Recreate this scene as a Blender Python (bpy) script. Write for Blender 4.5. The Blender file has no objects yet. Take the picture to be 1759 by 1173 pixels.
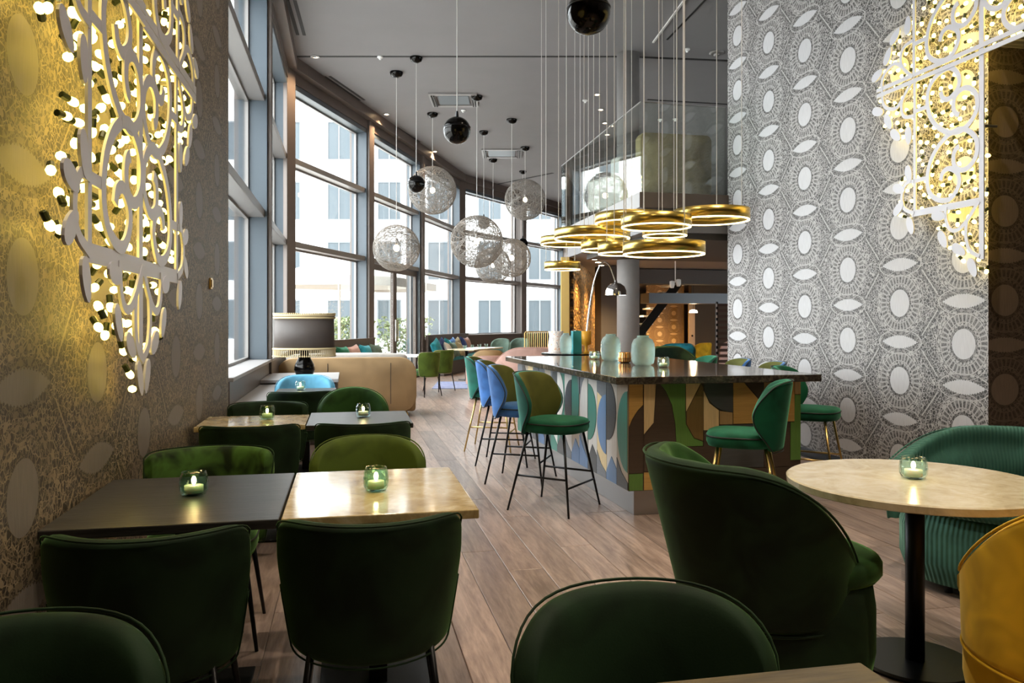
import bpy, bmesh, math, random
from math import sin, cos, pi, radians as rad, sqrt, atan2
from mathutils import Vector, Matrix

SC = bpy.context.scene
COL = SC.collection

# ---------------------------------------------------------------- camera, world, exposure
FPX, CX, CY, EYE = 1354.0, 880.0, 553.0, 1.40        # focal length in px, principal point / horizon, eye height (m)
YAW = math.atan(283 / 1354)
cam = bpy.data.cameras.new('camera')
cam.sensor_width = 36
cam.lens = 36 * FPX / 1759
cam.shift_y = -(586.5 - CY) / 1759
cam.shift_x = -(880 - 879.5) / 1759
camo = bpy.data.objects.new('camera', cam)
COL.objects.link(camo)
camo.location = (0, 0, EYE)
camo.rotation_euler = (pi / 2, 0, -YAW)
SC.camera = camo

SC.view_settings.view_transform = 'Standard'
SC.view_settings.look = 'None'
SC.view_settings.gamma = 1
SC.view_settings.use_curve_mapping = False
SC.view_settings.exposure = 0.6
SC.cycles.max_bounces = 9

W = bpy.data.worlds.new('overcast_sky')
SC.world = W
W.use_nodes = True
bg = W.node_tree.nodes['Background']
bg.inputs[0].default_value = (0.90, 0.96, 1.0, 1)
bg.inputs[1].default_value = 7.5

_c, _s = cos(YAW), sin(YAW)
def room(xc, d): return Vector((xc * _c + d * _s, -xc * _s + d * _c))
def Z(px, py, h):                                     # pixel on the horizontal plane z=h
    d = FPX * (EYE - h) / (py - CY); r = room((px - CX) / FPX * d, d); return Vector((r.x, r.y, h))
def D(px, py, d):                                     # pixel at a known depth
    r = room((px - CX) / FPX * d, d); return Vector((r.x, r.y, EYE - (py - CY) / FPX * d))
def WL(px, py, L):                                    # pixel on a side wall x=L -> (s,z)
    t = (px - CX) / FPX; k = L / (t * _c + _s); return (-t * _s * k + _c * k, EYE - (py - CY) / FPX * k)

CEIL = 5.9
LW, RW = -0.96, 4.68                                  # left and right wall planes
C0, C1 = Vector((LW, 6.83)), Vector((LW, 13.9))
S2 = Vector((sin(rad(23.7)), cos(rad(23.7)))); S3 = Vector((sin(rad(41.1)), cos(rad(41.1))))
P2 = [C1 + S2 * t for t in (0, 3.6, 7.13, 10.9)]
P3 = [P2[3] + S3 * t for t in (0, 3.95, 7.34)]

def point(loc, power, col, r=0.05, name='lamp_light'):
    l = bpy.data.lights.new(name, 'POINT'); l.energy = power; l.color = col; l.shadow_soft_size = r
    o = bpy.data.objects.new(name, l); o.location = loc; COL.objects.link(o); return o
def spot(loc, power, col, ang=110, r=0.06, name='downlight_and_fill_light', blend=0.8):
    l = bpy.data.lights.new(name, 'SPOT'); l.energy = power; l.color = col; l.spot_size = rad(ang); l.spot_blend = blend
    l.shadow_soft_size = r
    o = bpy.data.objects.new(name, l); o.location = loc; COL.objects.link(o); return o
def portal(A, B, z0, z1):
    l = bpy.data.lights.new('window_portal', 'AREA'); l.shape = 'RECTANGLE'
    d = (B - A); l.size = d.length; l.size_y = z1 - z0; l.cycles.is_portal = True
    o = bpy.data.objects.new('window_portal', l); m = (A + B) / 2
    n = Vector((-d.y, d.x)).normalized()
    o.location = (m.x + n.x * .45, m.y + n.y * .45, (z0 + z1) / 2)
    o.rotation_euler = (pi / 2, 0, atan2(-d.y, -d.x) + pi)
    o.rotation_euler = Vector((-n.x, -n.y, 0)).to_track_quat('-Z', 'Y').to_euler()
    COL.objects.link(o)
portal(C0, C1, .9, 5.6); portal(P2[0], P2[3], .2, 5.6); portal(P3[0], P3[2], .9, 5.6)

# ---------------------------------------------------------------- node helper
class S:
    def __init__(s, nt, k): s.nt, s.k = nt, k
    def m(s, op, *o):
        n = s.nt.nodes.new('ShaderNodeMath'); n.operation = op
        for i, x in enumerate((s,) + o):
            if isinstance(x, S): s.nt.links.new(x.k, n.inputs[i])
            else: n.inputs[i].default_value = x
        return S(s.nt, n.outputs[0])
    def __add__(s, o): return s.m('ADD', o)
    def __radd__(s, o): return s.m('ADD', o)
    def __sub__(s, o): return s.m('SUBTRACT', o)
    def __rsub__(s, o): return (s * -1) + o
    def __mul__(s, o): return s.m('MULTIPLY', o)
    def __rmul__(s, o): return s.m('MULTIPLY', o)
    def __truediv__(s, o): return s.m('DIVIDE', o)
    def lt(s, o): return s.m('LESS_THAN', o)
    def gt(s, o): return s.m('GREATER_THAN', o)
    def abs(s): return s.m('ABSOLUTE')
    def mx(s, o): return s.m('MAXIMUM', o)
    def mn(s, o): return s.m('MINIMUM', o)
    def sq(s): return s.m('MULTIPLY', s)

class NT:
    def __init__(s, name):
        s.mat = bpy.data.materials.new(name); s.mat.use_nodes = True; s.t = s.mat.node_tree
        s.p = s.t.nodes['Principled BSDF']; s.out = s.t.nodes['Material Output']
    def n(s, kind, **kw):
        n = s.t.nodes.new('ShaderNode' + kind)
        for k, v in kw.items(): setattr(n, k, v)
        return n
    def l(s, a, b): s.t.links.new(a.k if isinstance(a, S) else a, b)
    def coord(s, kind='Object'): return s.n('TexCoord').outputs[kind]
    def xyz(s, v):
        n = s.n('SeparateXYZ'); s.l(v, n.inputs[0]); return [S(s.t, o) for o in n.outputs]
    def vec(s, x, y, z=0.0):
        n = s.n('CombineXYZ')
        for i, q in enumerate((x, y, z)):
            if isinstance(q, S): s.l(q, n.inputs[i])
            else: n.inputs[i].default_value = q
        return n.outputs[0]
    def mapping(s, v, scale):
        n = s.n('Mapping'); s.l(v, n.inputs[0]); n.inputs['Scale'].default_value = scale; return n.outputs[0]
    def noise(s, v, scale, detail=3, rough=.55, dist=0.0):
        n = s.n('TexNoise'); s.l(v, n.inputs['Vector']); n.inputs['Scale'].default_value = scale
        n.inputs['Detail'].default_value = detail; n.inputs['Roughness'].default_value = rough; n.inputs['Distortion'].default_value = dist
        return S(s.t, n.outputs['Fac'])
    def vor(s, v, scale, feature='DISTANCE_TO_EDGE'):
        n = s.n('TexVoronoi', feature=feature); s.l(v, n.inputs['Vector']); n.inputs['Scale'].default_value = scale
        return S(s.t, n.outputs['Distance'])
    def ramp(s, f, stops):
        n = s.n('ValToRGB'); s.l(f, n.inputs[0]); e = n.color_ramp.elements
        while len(e) < len(stops): e.new(.5)
        for i, (p, c) in enumerate(stops): e[i].position = p; e[i].color = (*c, 1)
        return n.outputs[0]
    def mix(s, f, a, b):
        n = s.n('Mix', data_type='RGBA')
        if isinstance(f, S): s.l(f, n.inputs[0])
        else: n.inputs[0].default_value = f
        for q, i in ((a, 6), (b, 7)):
            if isinstance(q, tuple): n.inputs[i].default_value = (*q, 1)
            else: s.l(q, n.inputs[i])
        return n.outputs[2]
    def bump(s, h, strength=.3, dist=.01):
        n = s.n('Bump'); n.inputs['Strength'].default_value = strength; n.inputs['Distance'].default_value = dist
        s.l(h, n.inputs['Height']); s.l(n.outputs[0], s.p.inputs['Normal'])
    def set(s, **kw):
        for k, v in kw.items():
            i = s.p.inputs[k.replace('_', ' ')]
            i.default_value = (*v, 1) if isinstance(v, tuple) and len(v) == 3 and i.type == 'RGBA' else v
        return s

M = {}
def mat(name, col, rough=.5, metal=0., var=.0, vscale=8, **kw):
    q = NT(name); q.set(Base_Color=col, Roughness=rough, Metallic=metal)
    for k, v in kw.items(): q.set(**{k: v})
    if var:
        f = q.noise(q.coord(), vscale, 4)
        q.l(q.mix(f, tuple(c * (1 - var) for c in col), tuple(min(1, c * (1 + var)) for c in col)), q.p.inputs['Base Color'])
    M[name] = q.mat; return q
def emit(name, col, st):
    q = NT(name); q.set(Base_Color=col, Emission_Color=col, Emission_Strength=st, Roughness=.4); M[name] = q.mat
def velvet(name, col, sheen, w=1.0, var=.45, vscale=5):
    q = NT(name)
    f = q.noise(q.coord(), vscale, 2, .5, .6)
    a = tuple(c * (1 - var) for c in col); b = tuple(min(1, c * (1 + var)) for c in col)
    q.l(q.ramp(f, [(.35, a), (.62, b)]), q.p.inputs['Base Color'])
    q.set(Roughness=.75, Sheen_Weight=w, Sheen_Roughness=.32, Sheen_Tint=sheen, Specular_IOR_Level=.2)
    h = q.noise(q.coord(), 220, 2)
    q.bump(h, .12, .002)
    M[name] = q.mat; return q
def pane_mat(name, tint=(1, 1, 1), ior=1.5, rough=0.0):
    q = NT(name); q.t.nodes.remove(q.p)
    tr = q.n('BsdfTransparent'); tr.inputs[0].default_value = (*tint, 1)
    gl = q.n('BsdfGlossy'); gl.inputs['Roughness'].default_value = rough
    lw = q.n('LayerWeight'); lw.inputs[0].default_value = .5             # Schlick reflectance, the same from both faces
    r0 = ((ior - 1) / (ior + 1)) ** 2
    fr = S(q.t, lw.outputs['Facing']).m('POWER', 5.0) * (1 - r0) + r0
    mx = q.n('MixShader'); q.l(fr, mx.inputs[0]); q.l(tr.outputs[0], mx.inputs[1]); q.l(gl.outputs[0], mx.inputs[2])
    q.l(mx.outputs[0], q.out.inputs[0]); M[name] = q.mat; return q

def wallpaper(name, axis, s0, z0, dark, light, blob, k=1.0, rough=.55, metal=0., glint=.0, dens=1.0, orn=1.0):
    """lace wallpaper: columns of discs and pointed ovals in a hexagon net"""
    q = NT(name); a, b = .724, .669
    x, y, z = q.xyz(q.coord())
    s = ((y if axis == 'Y' else x) - s0) / k; v0 = (z - z0) / k
    i = (s / a).m('ROUND'); lu = s - i * a
    odd = (i * .5).m('FRACT').abs().gt(.25)
    v = v0 - odd * (b / 2)
    lv = v - (v / b).m('ROUND') * b
    al, av = lu.abs(), lv.abs(); lz = av - b / 2
    ser = (s * 260).m('SINE') * .004
    r = (lu.sq() + lv.sq()).m('SQRT')
    disc = ((lu / .120).sq() + (lv / .118).sq()).lt(1.0)
    lens = (lz.abs() + ser).lt((1 - (lu / .222).sq()) * .056)
    blobm = disc.mx(lens)
    dl = ((al - .362) * .762 + (av - .167) * .648).abs()
    line = dl.lt(.0055) * (av - .167).abs().lt(.105)
    band = dl.gt(.008) * dl.lt(.030) * (av - .167).abs().lt(.13)
    vec = q.vec(s, v0)
    v1 = q.vor(vec, 33 * dens); v2 = q.vor(vec, 64 * dens); nz = q.noise(vec, 30, 2)
    th = atan2n(lv, lu)
    ring = (r * 150).m('SINE') * .5 + .5
    pet = (th * 22).m('SINE') * .5 + .5
    ring2 = ((lu / .25).sq() + (lz / .10).sq()).m('SQRT')
    near = r.lt(.140).mx(ring2.lt(.92))
    w1 = v1.lt(.060); w2 = v2.lt(.068)
    lace = (w1 * nz.gt(.40) * .95).mx(w2 * nz.lt(.52) * .85)
    flor = ((r - .235).abs().lt(.05)) * ((ring * pet).gt(.45)) * .9
    lace = lace.mx(flor)
    lace = lace * (1 - near * .45) * (1 - band * .45)
    rad_ = ((th * 34).m('SINE').gt(.35)) * (r - .205).abs().lt(.030)             # spokes round each disc
    dots = ((th * 26).m('SINE').gt(.1)) * (r - .155).abs().lt(.010)
    rings = (r - .172).abs().lt(.0035).mx((r - .240).abs().lt(.0045)).mx((r - .285).abs().lt(.003))
    rings = rings.mx((ring2 - 1.05).abs().lt(.030)) * .9
    lace = (lace * (1 - (r - .205).abs().lt(.034) * (.6 * orn))).mx(rad_ * (.8 * orn)).mx(dots * (.8 * orn)).mx(rings * orn)
    wv = q.noise(q.mapping(vec, (1, .06, 1)), 150, 2)
    bl = q.mix(wv, tuple(c * .72 for c in blob), tuple(min(1, c * 1.2) for c in blob))
    colr = q.mix(lace.mx(line), dark, light)
    colr = q.mix(blobm, colr, bl)
    q.l(colr, q.p.inputs['Base Color'])
    q.set(Roughness=rough, Metallic=metal)
    q.bump(lace.mx(blobm * .3), .35, .002)
    M[name] = q.mat; return q
def atan2n(a, b): return a.m('ARCTAN2', b)

# ---------------------------------------------------------------- materials
_s0r, _z0r = WL(1655, 591, RW); _s0l, _z0l = WL(40, 95, LW)
wallpaper('paper_grey', 'Y', _s0r, _z0r, (.030, .026, .024), (.43, .405, .39), (.52, .51, .52))
wallpaper('paper_shaded', 'X', 5.55, _z0r, (.050, .038, .028), (.16, .12, .09), (.22, .17, .13))  # same pattern as the grey paper, dim light of the end faces in its colours
wallpaper('paper_warm_lit', 'Y', _s0l, _z0l, (.028, .020, .011), (.27, .205, .125), (.18, .155, .13), dens=1.0, orn=.3)  # same paper as the grey, yellowish light put into its colours
wallpaper('paper_gold', 'X', 6.0, 1.25, (.16, .09, .03), (.50, .32, .13), (.75, .55, .28), k=.62)
mat('ceiling_grey', (.215, .205, .21), .8, var=.12, vscale=.6)
mat('black_slot', (.012, .011, .011), .7)
mat('metal_brown', (.125, .098, .083), .42, .25, var=.08, vscale=2)
mat('frame_blue', (.075, .092, .108), .4, .1)
mat('frame_grey', (.24, .225, .215), .4, .3)
mat('sill_grey', (.30, .28, .275), .4)
mat('dark_brown', (.060, .046, .038), .5)
mat('black_metal', (.012, .012, .013), .38, .6)
mat('black_gloss', (.015, .014, .013), .12, .85)
mat('brass', (.68, .49, .13), .28, 1.)
mat('brass_leg', (.62, .43, .16), .3, 1.)
mat('chrome', (.72, .71, .70), .1, 1.)
mat('steel', (.42, .41, .41), .32, .9)
mat('cable_white', (.62, .60, .58), .5)
mat('ivory_frame', (.60, .60, .66), .4)
mat('socket_green', (.018, .030, .012), .5)
mat('white_paint', (.82, .82, .80), .6)
mat('concrete', (.23, .215, .205), .7, var=.1)
mat('wall_dark', (.07, .062, .056), .8)
mat('plaster_back', (.10, .085, .07), .8)
mat('wax', (.85, .80, .66), .5, Subsurface_Weight=.2)
emit('bulb_glow', (1.0, .73, .14), 9.)
emit('spot_glow', (1.0, .72, .42), 30.)
emit('led_warm', (1.0, .76, .32), 6.0)
emit('lamp_glow', (1.0, .80, .52), 16.)
emit('flame', (1.0, .72, .36), 14.)
emit('shade_glow', (1.0, .86, .66), 5.)
velvet('velvet_green', (.018, .060, .012), (.34, .66, .22), 1.0)
velvet('velvet_green_dark', (.006, .018, .006), (.22, .46, .14), .6)
velvet('velvet_crushed', (.026, .062, .010), (.36, .56, .20), .8, .8, 9)
velvet('velvet_moss', (.055, .085, .010), (.42, .52, .14), .7, .25)
velvet('velvet_teal', (.008, .085, .060), (.30, .78, .66), .9, .3)
velvet('velvet_blue', (.040, .130, .36), (.50, .70, 1.0), .9, .35)
velvet('velvet_sky', (.10, .30, .44), (.55, .85, 1.0), .9, .2)
velvet('velvet_olive', (.085, .090, .018), (.44, .42, .14), .6, .2)
velvet('velvet_emerald', (.006, .080, .040), (.22, .66, .42), .9, .3)
velvet('velvet_yellow', (.60, .35, .014), (1.0, .78, .25), .7, .25)
velvet('leather_tan', (.36, .23, .115), (.7, .55, .4), .15, .18, 2)
velvet('fabric_cream', (.50, .46, .42), (.9, .85, .8), .3, .08)
velvet('fabric_pink', (.48, .30, .25), (.9, .7, .65), .4, .12)
velvet('fabric_beige', (.34, .30, .19), (.8, .7, .5), .4, .12)
velvet('fabric_navy', (.02, .035, .11), (.3, .4, .8), .6)
velvet('fabric_aqua', (.02, .22, .28), (.4, .9, 1.), .7, .3)
velvet('fabric_sage', (.10, .15, .12), (.5, .7, .6), .5, .2)
velvet('fabric_gold_seat', (.30, .24, .13), (.8, .65, .4), .4, .12)
# corduroy
q = velvet('corduroy', (.045, .135, .105), (.40, .72, .60), .6, .2)
x, y, z = q.xyz(q.coord('UV'))
q.bump((x * 1500).m('SINE'), .8, .003)
# piping
mat('piping_dark', (.006, .012, .010), .6)
# wood floor
def wood(name, c0, c1, rough, along='Y', obj_random=True, gscale=1.0, bumpk=.15):
    q = NT(name)
    v = q.coord('Object')
    rnd = S(q.t, q.n('ObjectInfo').outputs['Random'])
    xx, yy, zz = q.xyz(v)
    if obj_random:
        v = q.vec(xx + rnd * 17.0, yy + rnd * 31.0, zz)
    sc = {'Y': (9, .9, 9), 'X': (.9, 9, 9), 'Z': (9, 9, .9)}[along]
    mv = q.mapping(v, tuple(k * gscale for k in sc))
    f1 = q.noise(mv, 1.6, 5, .6, 1.4); f2 = q.noise(mv, 9, 3, .6)
    f = f1 * .7 + f2 * .3
    col = q.ramp(f, [(.36, c0), (.64, c1)])
    if obj_random:
        t = q.n('HueSaturation'); q.l(col, t.inputs['Color']); q.l(rnd * .5 + .75, t.inputs['Value']); col = t.outputs[0]
    q.l(col, q.p.inputs['Base Color']); q.set(Roughness=rough)
    q.bump(f2, bumpk, .002)
    M[name] = q.mat; return q
wood('floor_oak', (.185, .130, .105), (.42, .315, .26), .32)
wood('black_oak', (.012, .011, .010), (.040, .036, .033), .36, 'X', True, 1.3, .5)
wood('brown_oak', (.06, .042, .016), (.15, .112, .048), .38, 'X', False, 1.3, .4)
wood('slat_wood', (.045, .022, .016), (.10, .055, .04), .5, 'X')
# inlay woods for the bar
for nm, col in dict(honey=(.54, .33, .10), cream=(.74, .56, .30), umber=(.070, .048, .034), fern=(.11, .23, .05), slate=(.07, .072, .075),
                    olive=(.19, .12, .04), white=(.66, .62, .58), grey=(.17, .18, .20), teal=(.06, .22, .17), blue=(.14, .24, .42), sand=(.46, .38, .30),
                    tan=(.40, .27, .12)).items():
    q = NT('inlay_' + nm); v = q.mapping(q.coord(), (2, 2, 40)) if nm in ('honey', 'umber', 'slate', 'grey') else q.mapping(q.coord(), (40, 40, 2))
    f = q.noise(v, 2.5, 4, .6, .4)
    q.l(q.mix(f, tuple(c * .7 for c in col), tuple(min(1, c * 1.25) for c in col)), q.p.inputs['Base Color']); q.set(Roughness=.36); M['inlay_' + nm] = q.mat
# marble
def marble(name, c0, c1, c2, rough, sc=5):
    q = NT(name); v = q.coord(); f = q.noise(v, sc, 6, .65, 1.6); g = q.noise(v, sc * 4, 4, .6, .5)
    c = q.ramp(f * .75 + g * .25, [(.30, c0), (.48, c1), (.66, c2)])
    q.l(c, q.p.inputs['Base Color']); q.set(Roughness=rough); M[name] = q.mat
marble('marble_gold', (.24, .155, .06), (.47, .36, .17), (.70, .60, .40), .10, 5)
marble('marble_pale', (.40, .33, .20), (.56, .49, .33), (.66, .60, .46), .22, 6)
marble('granite', (.012, .010, .009), (.050, .043, .036), (.16, .13, .095), .08, 14)
marble('rug_blue', (.05, .08, .25), (.26, .30, .46), (.10, .14, .36), .9, 2.5)
# glasses
pane_mat('glass_clear', (.985, .995, .99), 1.45)
pane_mat('glass_rail', (.95, .985, .965), 1.95)
def cup_glass(name, tint, scale):
    q = pane_mat(name, tint, 1.45, .03)
    f = q.vor(q.coord(), scale)
    b = q.n('Bump'); b.inputs['Strength'].default_value = .9; b.inputs['Distance'].default_value = .012; q.l(f, b.inputs['Height'])
    for n in q.t.nodes:
        if n.type in ('BSDF_GLOSSY', 'LAYER_WEIGHT'): q.l(b.outputs[0], n.inputs['Normal'])
cup_glass('glass_green', (.72, .90, .80), 38)
cup_glass('glass_pale', (.84, .95, .93), 38)
q = NT('glass_vase'); q.set(Base_Color=(.68, .93, .88), Roughness=.10, Transmission_Weight=.85, IOR=1.3)
q.bump(q.noise(q.mapping(q.coord(), (1, 1, 3)), 26, 2, .5, 1.5), .7, .02); M['glass_vase'] = q.mat
q = NT('glass_blue'); q.set(Base_Color=(.06, .36, .40), Roughness=.1, Transmission_Weight=.4, IOR=1.3); M['glass_blue'] = q.mat
q = NT('glass_amber'); q.set(Base_Color=(.72, .36, .04), Roughness=.15, Transmission_Weight=.3, IOR=1.3); M['glass_amber'] = q.mat
q = NT('copper_ribbed'); q.set(Base_Color=(.62, .32, .12), Roughness=.25, Metallic=1.0); M['copper_ribbed'] = q.mat
# gold shimmering wall
q = NT('gold_mosaic'); v = q.coord(); f = q.vor(q.mapping(v, (6, 6, 11)), 1.5, 'F1'); g = q.noise(v, 7, 4)
q.l(q.ramp(f, [(.12, (.80, .50, .16)), (.34, (.40, .22, .06)), (.56, (.05, .028, .012))]), q.p.inputs['Base Color'])
q.set(Roughness=.35, Metallic=.2); q.bump(f, .9, .05); M['gold_mosaic'] = q.mat
q = NT('floral'); v = q.coord(); f = q.noise(v, 16, 3, .6, 1.5)
q.l(q.ramp(f, [(.3, (.12, .10, .12)), (.42, (.75, .68, .62)), (.55, (.80, .72, .66)), (.66, (.62, .30, .12))]), q.p.inputs['Base Color']); M['floral'] = q.mat
q = NT('hedge'); f = q.noise(q.coord(), 9, 4); q.l(q.ramp(f, [(.35, (.06, .10, .03)), (.65, (.30, .34, .16))]), q.p.inputs['Base Color']); M['hedge'] = q.mat
mat('facade_white', (.80, .80, .79), .8)
mat('facade_pane', (.05, .065, .075), .4)
mat('facade_frame', (.17, .18, .19), .5)
mat('canvas', (.72, .68, .62), .8)
mat('terrace', (.52, .50, .47), .85, var=.15)
mat('thread', (.25, .225, .20), .45)
mat('shade_brown', (.055, .042, .036), .6)
mat('fringe_gold', (.46, .36, .20), .6)

# ---------------------------------------------------------------- mesh helpers
class MB:
    def __init__(s): s.v, s.f, s.mi, s.uv = [], [], [], None
    def add(s, vs, fs, mi=0):
        o = len(s.v); s.v += [tuple(p) for p in vs]; s.f += [tuple(i + o for i in f) for f in fs]; s.mi += [mi] * len(fs); return s
    def box(s, a, b, mi=0):
        x0, y0, z0 = a; x1, y1, z1 = b
        vs = [(x, y, z) for z in (z0, z1) for y in (y0, y1) for x in (x0, x1)]
        return s.add(vs, [(0, 2, 3, 1), (4, 5, 7, 6), (0, 1, 5, 4), (2, 6, 7, 3), (0, 4, 6, 2), (1, 3, 7, 5)], mi)
    def prism(s, poly, z0, z1, mi=0):
        n = len(poly); vs = [(x, y, z0) for x, y in poly] + [(x, y, z1) for x, y in poly]
        return s.add(vs, [tuple(range(n))[::-1], tuple(range(n, 2 * n))] + [(i, (i + 1) % n, n + (i + 1) % n, n + i) for i in range(n)], mi)
    def obox(s, A, B, off0, off1, z0, z1, mi=0):
        """box along A->B (2D) between normal offsets (left normal positive)"""
        d = (B - A).normalized(); n = Vector((-d.y, d.x))
        return s.prism([A + n * off0, B + n * off0, B + n * off1, A + n * off1], z0, z1, mi)
    def lathe(s, prof, n=24, c=(0, 0, 0), mi=0, sx=1, sy=1, cap=True):
        o = []; N = len(prof)
        for j in range(n):
            t = 2 * pi * j / n
            for r, z in prof: o.append((c[0] + r * cos(t) * sx, c[1] + r * sin(t) * sy, c[2] + z))
        f = [(j * N + i, ((j + 1) % n) * N + i, ((j + 1) % n) * N + i + 1, j * N + i + 1) for j in range(n) for i in range(N - 1)]
        if cap:
            if prof[0][0] > 1e-5: f.append(tuple(j * N for j in range(n))[::-1])
            if prof[-1][0] > 1e-5: f.append(tuple(j * N + N - 1 for j in range(n)))
        return s.add(o, f, mi)
    def tube(s, pts, r, n=8, closed=False, mi=0):
        P = [Vector(p) for p in pts]; m = len(P); R = r if isinstance(r, (list, tuple)) else [r] * m
        o = []; up = Vector((0, 0, 1)); prev = None
        for i, p in enumerate(P):
            if closed: t = P[(i + 1) % m] - P[i - 1]
            else: t = P[min(i + 1, m - 1)] - P[max(i - 1, 0)]
            t.normalize()
            a = prev if prev is not None else (up if abs(t.z) < .95 else Vector((1, 0, 0)))
            a = (a - t * a.dot(t));
            if a.length < 1e-5: a = Vector((1, 0, 0)) - t * t.x
            a.normalize(); b = t.cross(a); prev = a
            for k in range(n):
                w = 2 * pi * k / n; o.append(p + a * (R[i] * cos(w)) + b * (R[i] * sin(w)))
        f = []
        for i in range(m if closed else m - 1):
            j = (i + 1) % m
            for k in range(n): f.append((i * n + k, i * n + (k + 1) % n, j * n + (k + 1) % n, j * n + k))
        if not closed: f += [tuple(range(n))[::-1], tuple((m - 1) * n + k for k in range(n))]
        return s.add(o, f, mi)
    def sphere(s, c, r, nu=16, nv=10, mi=0, sc=(1, 1, 1)):
        o = [(c[0], c[1], c[2] - r * sc[2])]
        for i in range(1, nv):
            p = -pi / 2 + pi * i / nv
            for j in range(nu):
                t = 2 * pi * j / nu; o.append((c[0] + r * cos(p) * cos(t) * sc[0], c[1] + r * cos(p) * sin(t) * sc[1], c[2] + r * sin(p) * sc[2]))
        o.append((c[0], c[1], c[2] + r * sc[2])); L = len(o) - 1
        f = [(0, 1 + (j + 1) % nu, 1 + j) for j in range(nu)]
        for i in range(nv - 2):
            for j in range(nu): f.append((1 + i * nu + j, 1 + i * nu + (j + 1) % nu, 1 + (i + 1) * nu + (j + 1) % nu, 1 + (i + 1) * nu + j))
        f += [(L, 1 + (nv - 2) * nu + j, 1 + (nv - 2) * nu + (j + 1) % nu) for j in range(nu)]
        return s.add(o, f, mi)
    def mesh(s, name, mats, smooth=False):
        me = bpy.data.meshes.new(name); me.from_pydata([tuple(p) for p in s.v], [], s.f)
        for m in (mats if isinstance(mats, (list, tuple)) else [mats]): me.materials.append(M[m])
        me.polygons.foreach_set('material_index', s.mi)
        bm = bmesh.new(); bm.from_mesh(me); bmesh.ops.recalc_face_normals(bm, faces=bm.faces); bm.to_mesh(me); bm.free()
        if smooth: me.polygons.foreach_set('use_smooth', [True] * len(me.polygons))
        me.update(); return me

def link(o, parent=None):
    COL.objects.link(o)
    if parent is not None: o.parent = parent
    return o
def part(name, mb, mats, parent=None, smooth=False, loc=None, rz=0, sub=0, bevel=0, sharp=None):
    me = mb if isinstance(mb, bpy.types.Mesh) else mb.mesh(name, mats, smooth)
    o = bpy.data.objects.new(name, me); link(o, parent)
    if loc is not None: o.location = loc
    if rz: o.rotation_euler = (0, 0, rz)
    if bevel:
        b = o.modifiers.new('bevel', 'BEVEL'); b.width = bevel; b.segments = 2; b.limit_method = 'ANGLE'
    if sub:
        b = o.modifiers.new('sub', 'SUBSURF'); b.levels = sub; b.render_levels = sub
    if sharp and smooth:
        pass
    return o
def thing(name, label, cat, loc=(0, 0, 0), rz=0, group=None):
    o = bpy.data.objects.new(name, None); link(o); o.location = loc; o.rotation_euler = (0, 0, rz)
    o.empty_display_size = .1
    return tag(o, label, cat, group)
def tag(o, label=None, cat=None, group=None):
    if label: o['label'] = label
    if cat: o['category'] = cat
    if group: o['group'] = group
    return o
def struct(name, mb, mats, parent=None, **kw):
    o = part(name, mb, mats, parent, **kw)
    if parent is None: o['kind'] = 'structure'
    return o
def copy_tree(o, parent=None):
    c = o.copy(); link(c)
    if parent is not None: c.parent = parent
    for ch in list(o.children): copy_tree(ch, c)
    return c
def place(proto, used, loc, rz, label, group=None):
    o = proto if not used else copy_tree(proto)
    o.location = loc; o.rotation_euler = (0, 0, rz); o['label'] = label
    if group: o['group'] = group
    elif 'group' in o: del o['group']
    return o

# ================================================================ SETTING
# ---- floor
fl = struct('floor', MB().prism([(-3, -4), (18, -4), (18, 31), (-1.5, 31), (-1.5, 14), (-1.5, 6)], -.20, -.012), 'floor_oak')
random.seed(4)
PW = .205; planks = {}
def plank_mesh(L, w=PW):
    key = (round(L, 2), round(w, 2))
    if key not in planks:
        g = .0016; e = .003; h = .012
        vs = [(-w / 2 + g, -L / 2 + g, -h), (w / 2 - g, -L / 2 + g, -h), (w / 2 - g, L / 2 - g, -h), (-w / 2 + g, L / 2 - g, -h),
              (-w / 2 + g, -L / 2 + g, -.0015), (w / 2 - g, -L / 2 + g, -.0015), (w / 2 - g, L / 2 - g, -.0015), (-w / 2 + g, L / 2 - g, -.0015),
              (-w / 2 + g + e, -L / 2 + g + e, 0), (w / 2 - g - e, -L / 2 + g + e, 0), (w / 2 - g - e, L / 2 - g - e, 0), (-w / 2 + g + e, L / 2 - g - e, 0)]
        fs = [(3, 2, 1, 0), (8, 9, 10, 11)] + [(i, (i + 1) % 4, (i + 1) % 4 + 4, i + 4) for i in range(4)] + [(i + 4, (i + 1) % 4 + 4, (i + 1) % 4 + 8, i + 8) for i in range(4)]
        planks[key] = MB().add(vs, fs).mesh('plank', 'floor_oak')
    return planks[key]
nrow = int((RW - LW) / PW) + 1
farz = MB()
for i in range(nrow):
    x = LW + PW * (i + .5)
    if x + PW / 2 > RW + .02: break
    y = 1.15 - random.choice((0, .4, .8, 1.2, 1.6))
    while y < 12.6:
        L = random.choice((1.8, 2.2, 2.6))
        part('plank', plank_mesh(L), None, fl, loc=(x, y + L / 2, 0)); y += L
    while y < 25:                                              # beyond: too small to pick apart, joined
        L = 2.2; g = .0016
        farz.box((x - PW / 2 + g, y + g, -.012), (x + PW / 2 - g, y + L - g, 0)); y += L
for i in range(60):
    x = RW + PW * (i + .5)
    y = -1 - random.random()
    while y < 25:
        farz.box((x - PW / 2 + .0016, y + .0016, -.012), (x + PW / 2 - .0016, y + 2.2, 0)); y += 2.2
fo = part('plank_field', farz, 'floor_oak', fl); fo['kind'] = 'stuff'

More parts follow.
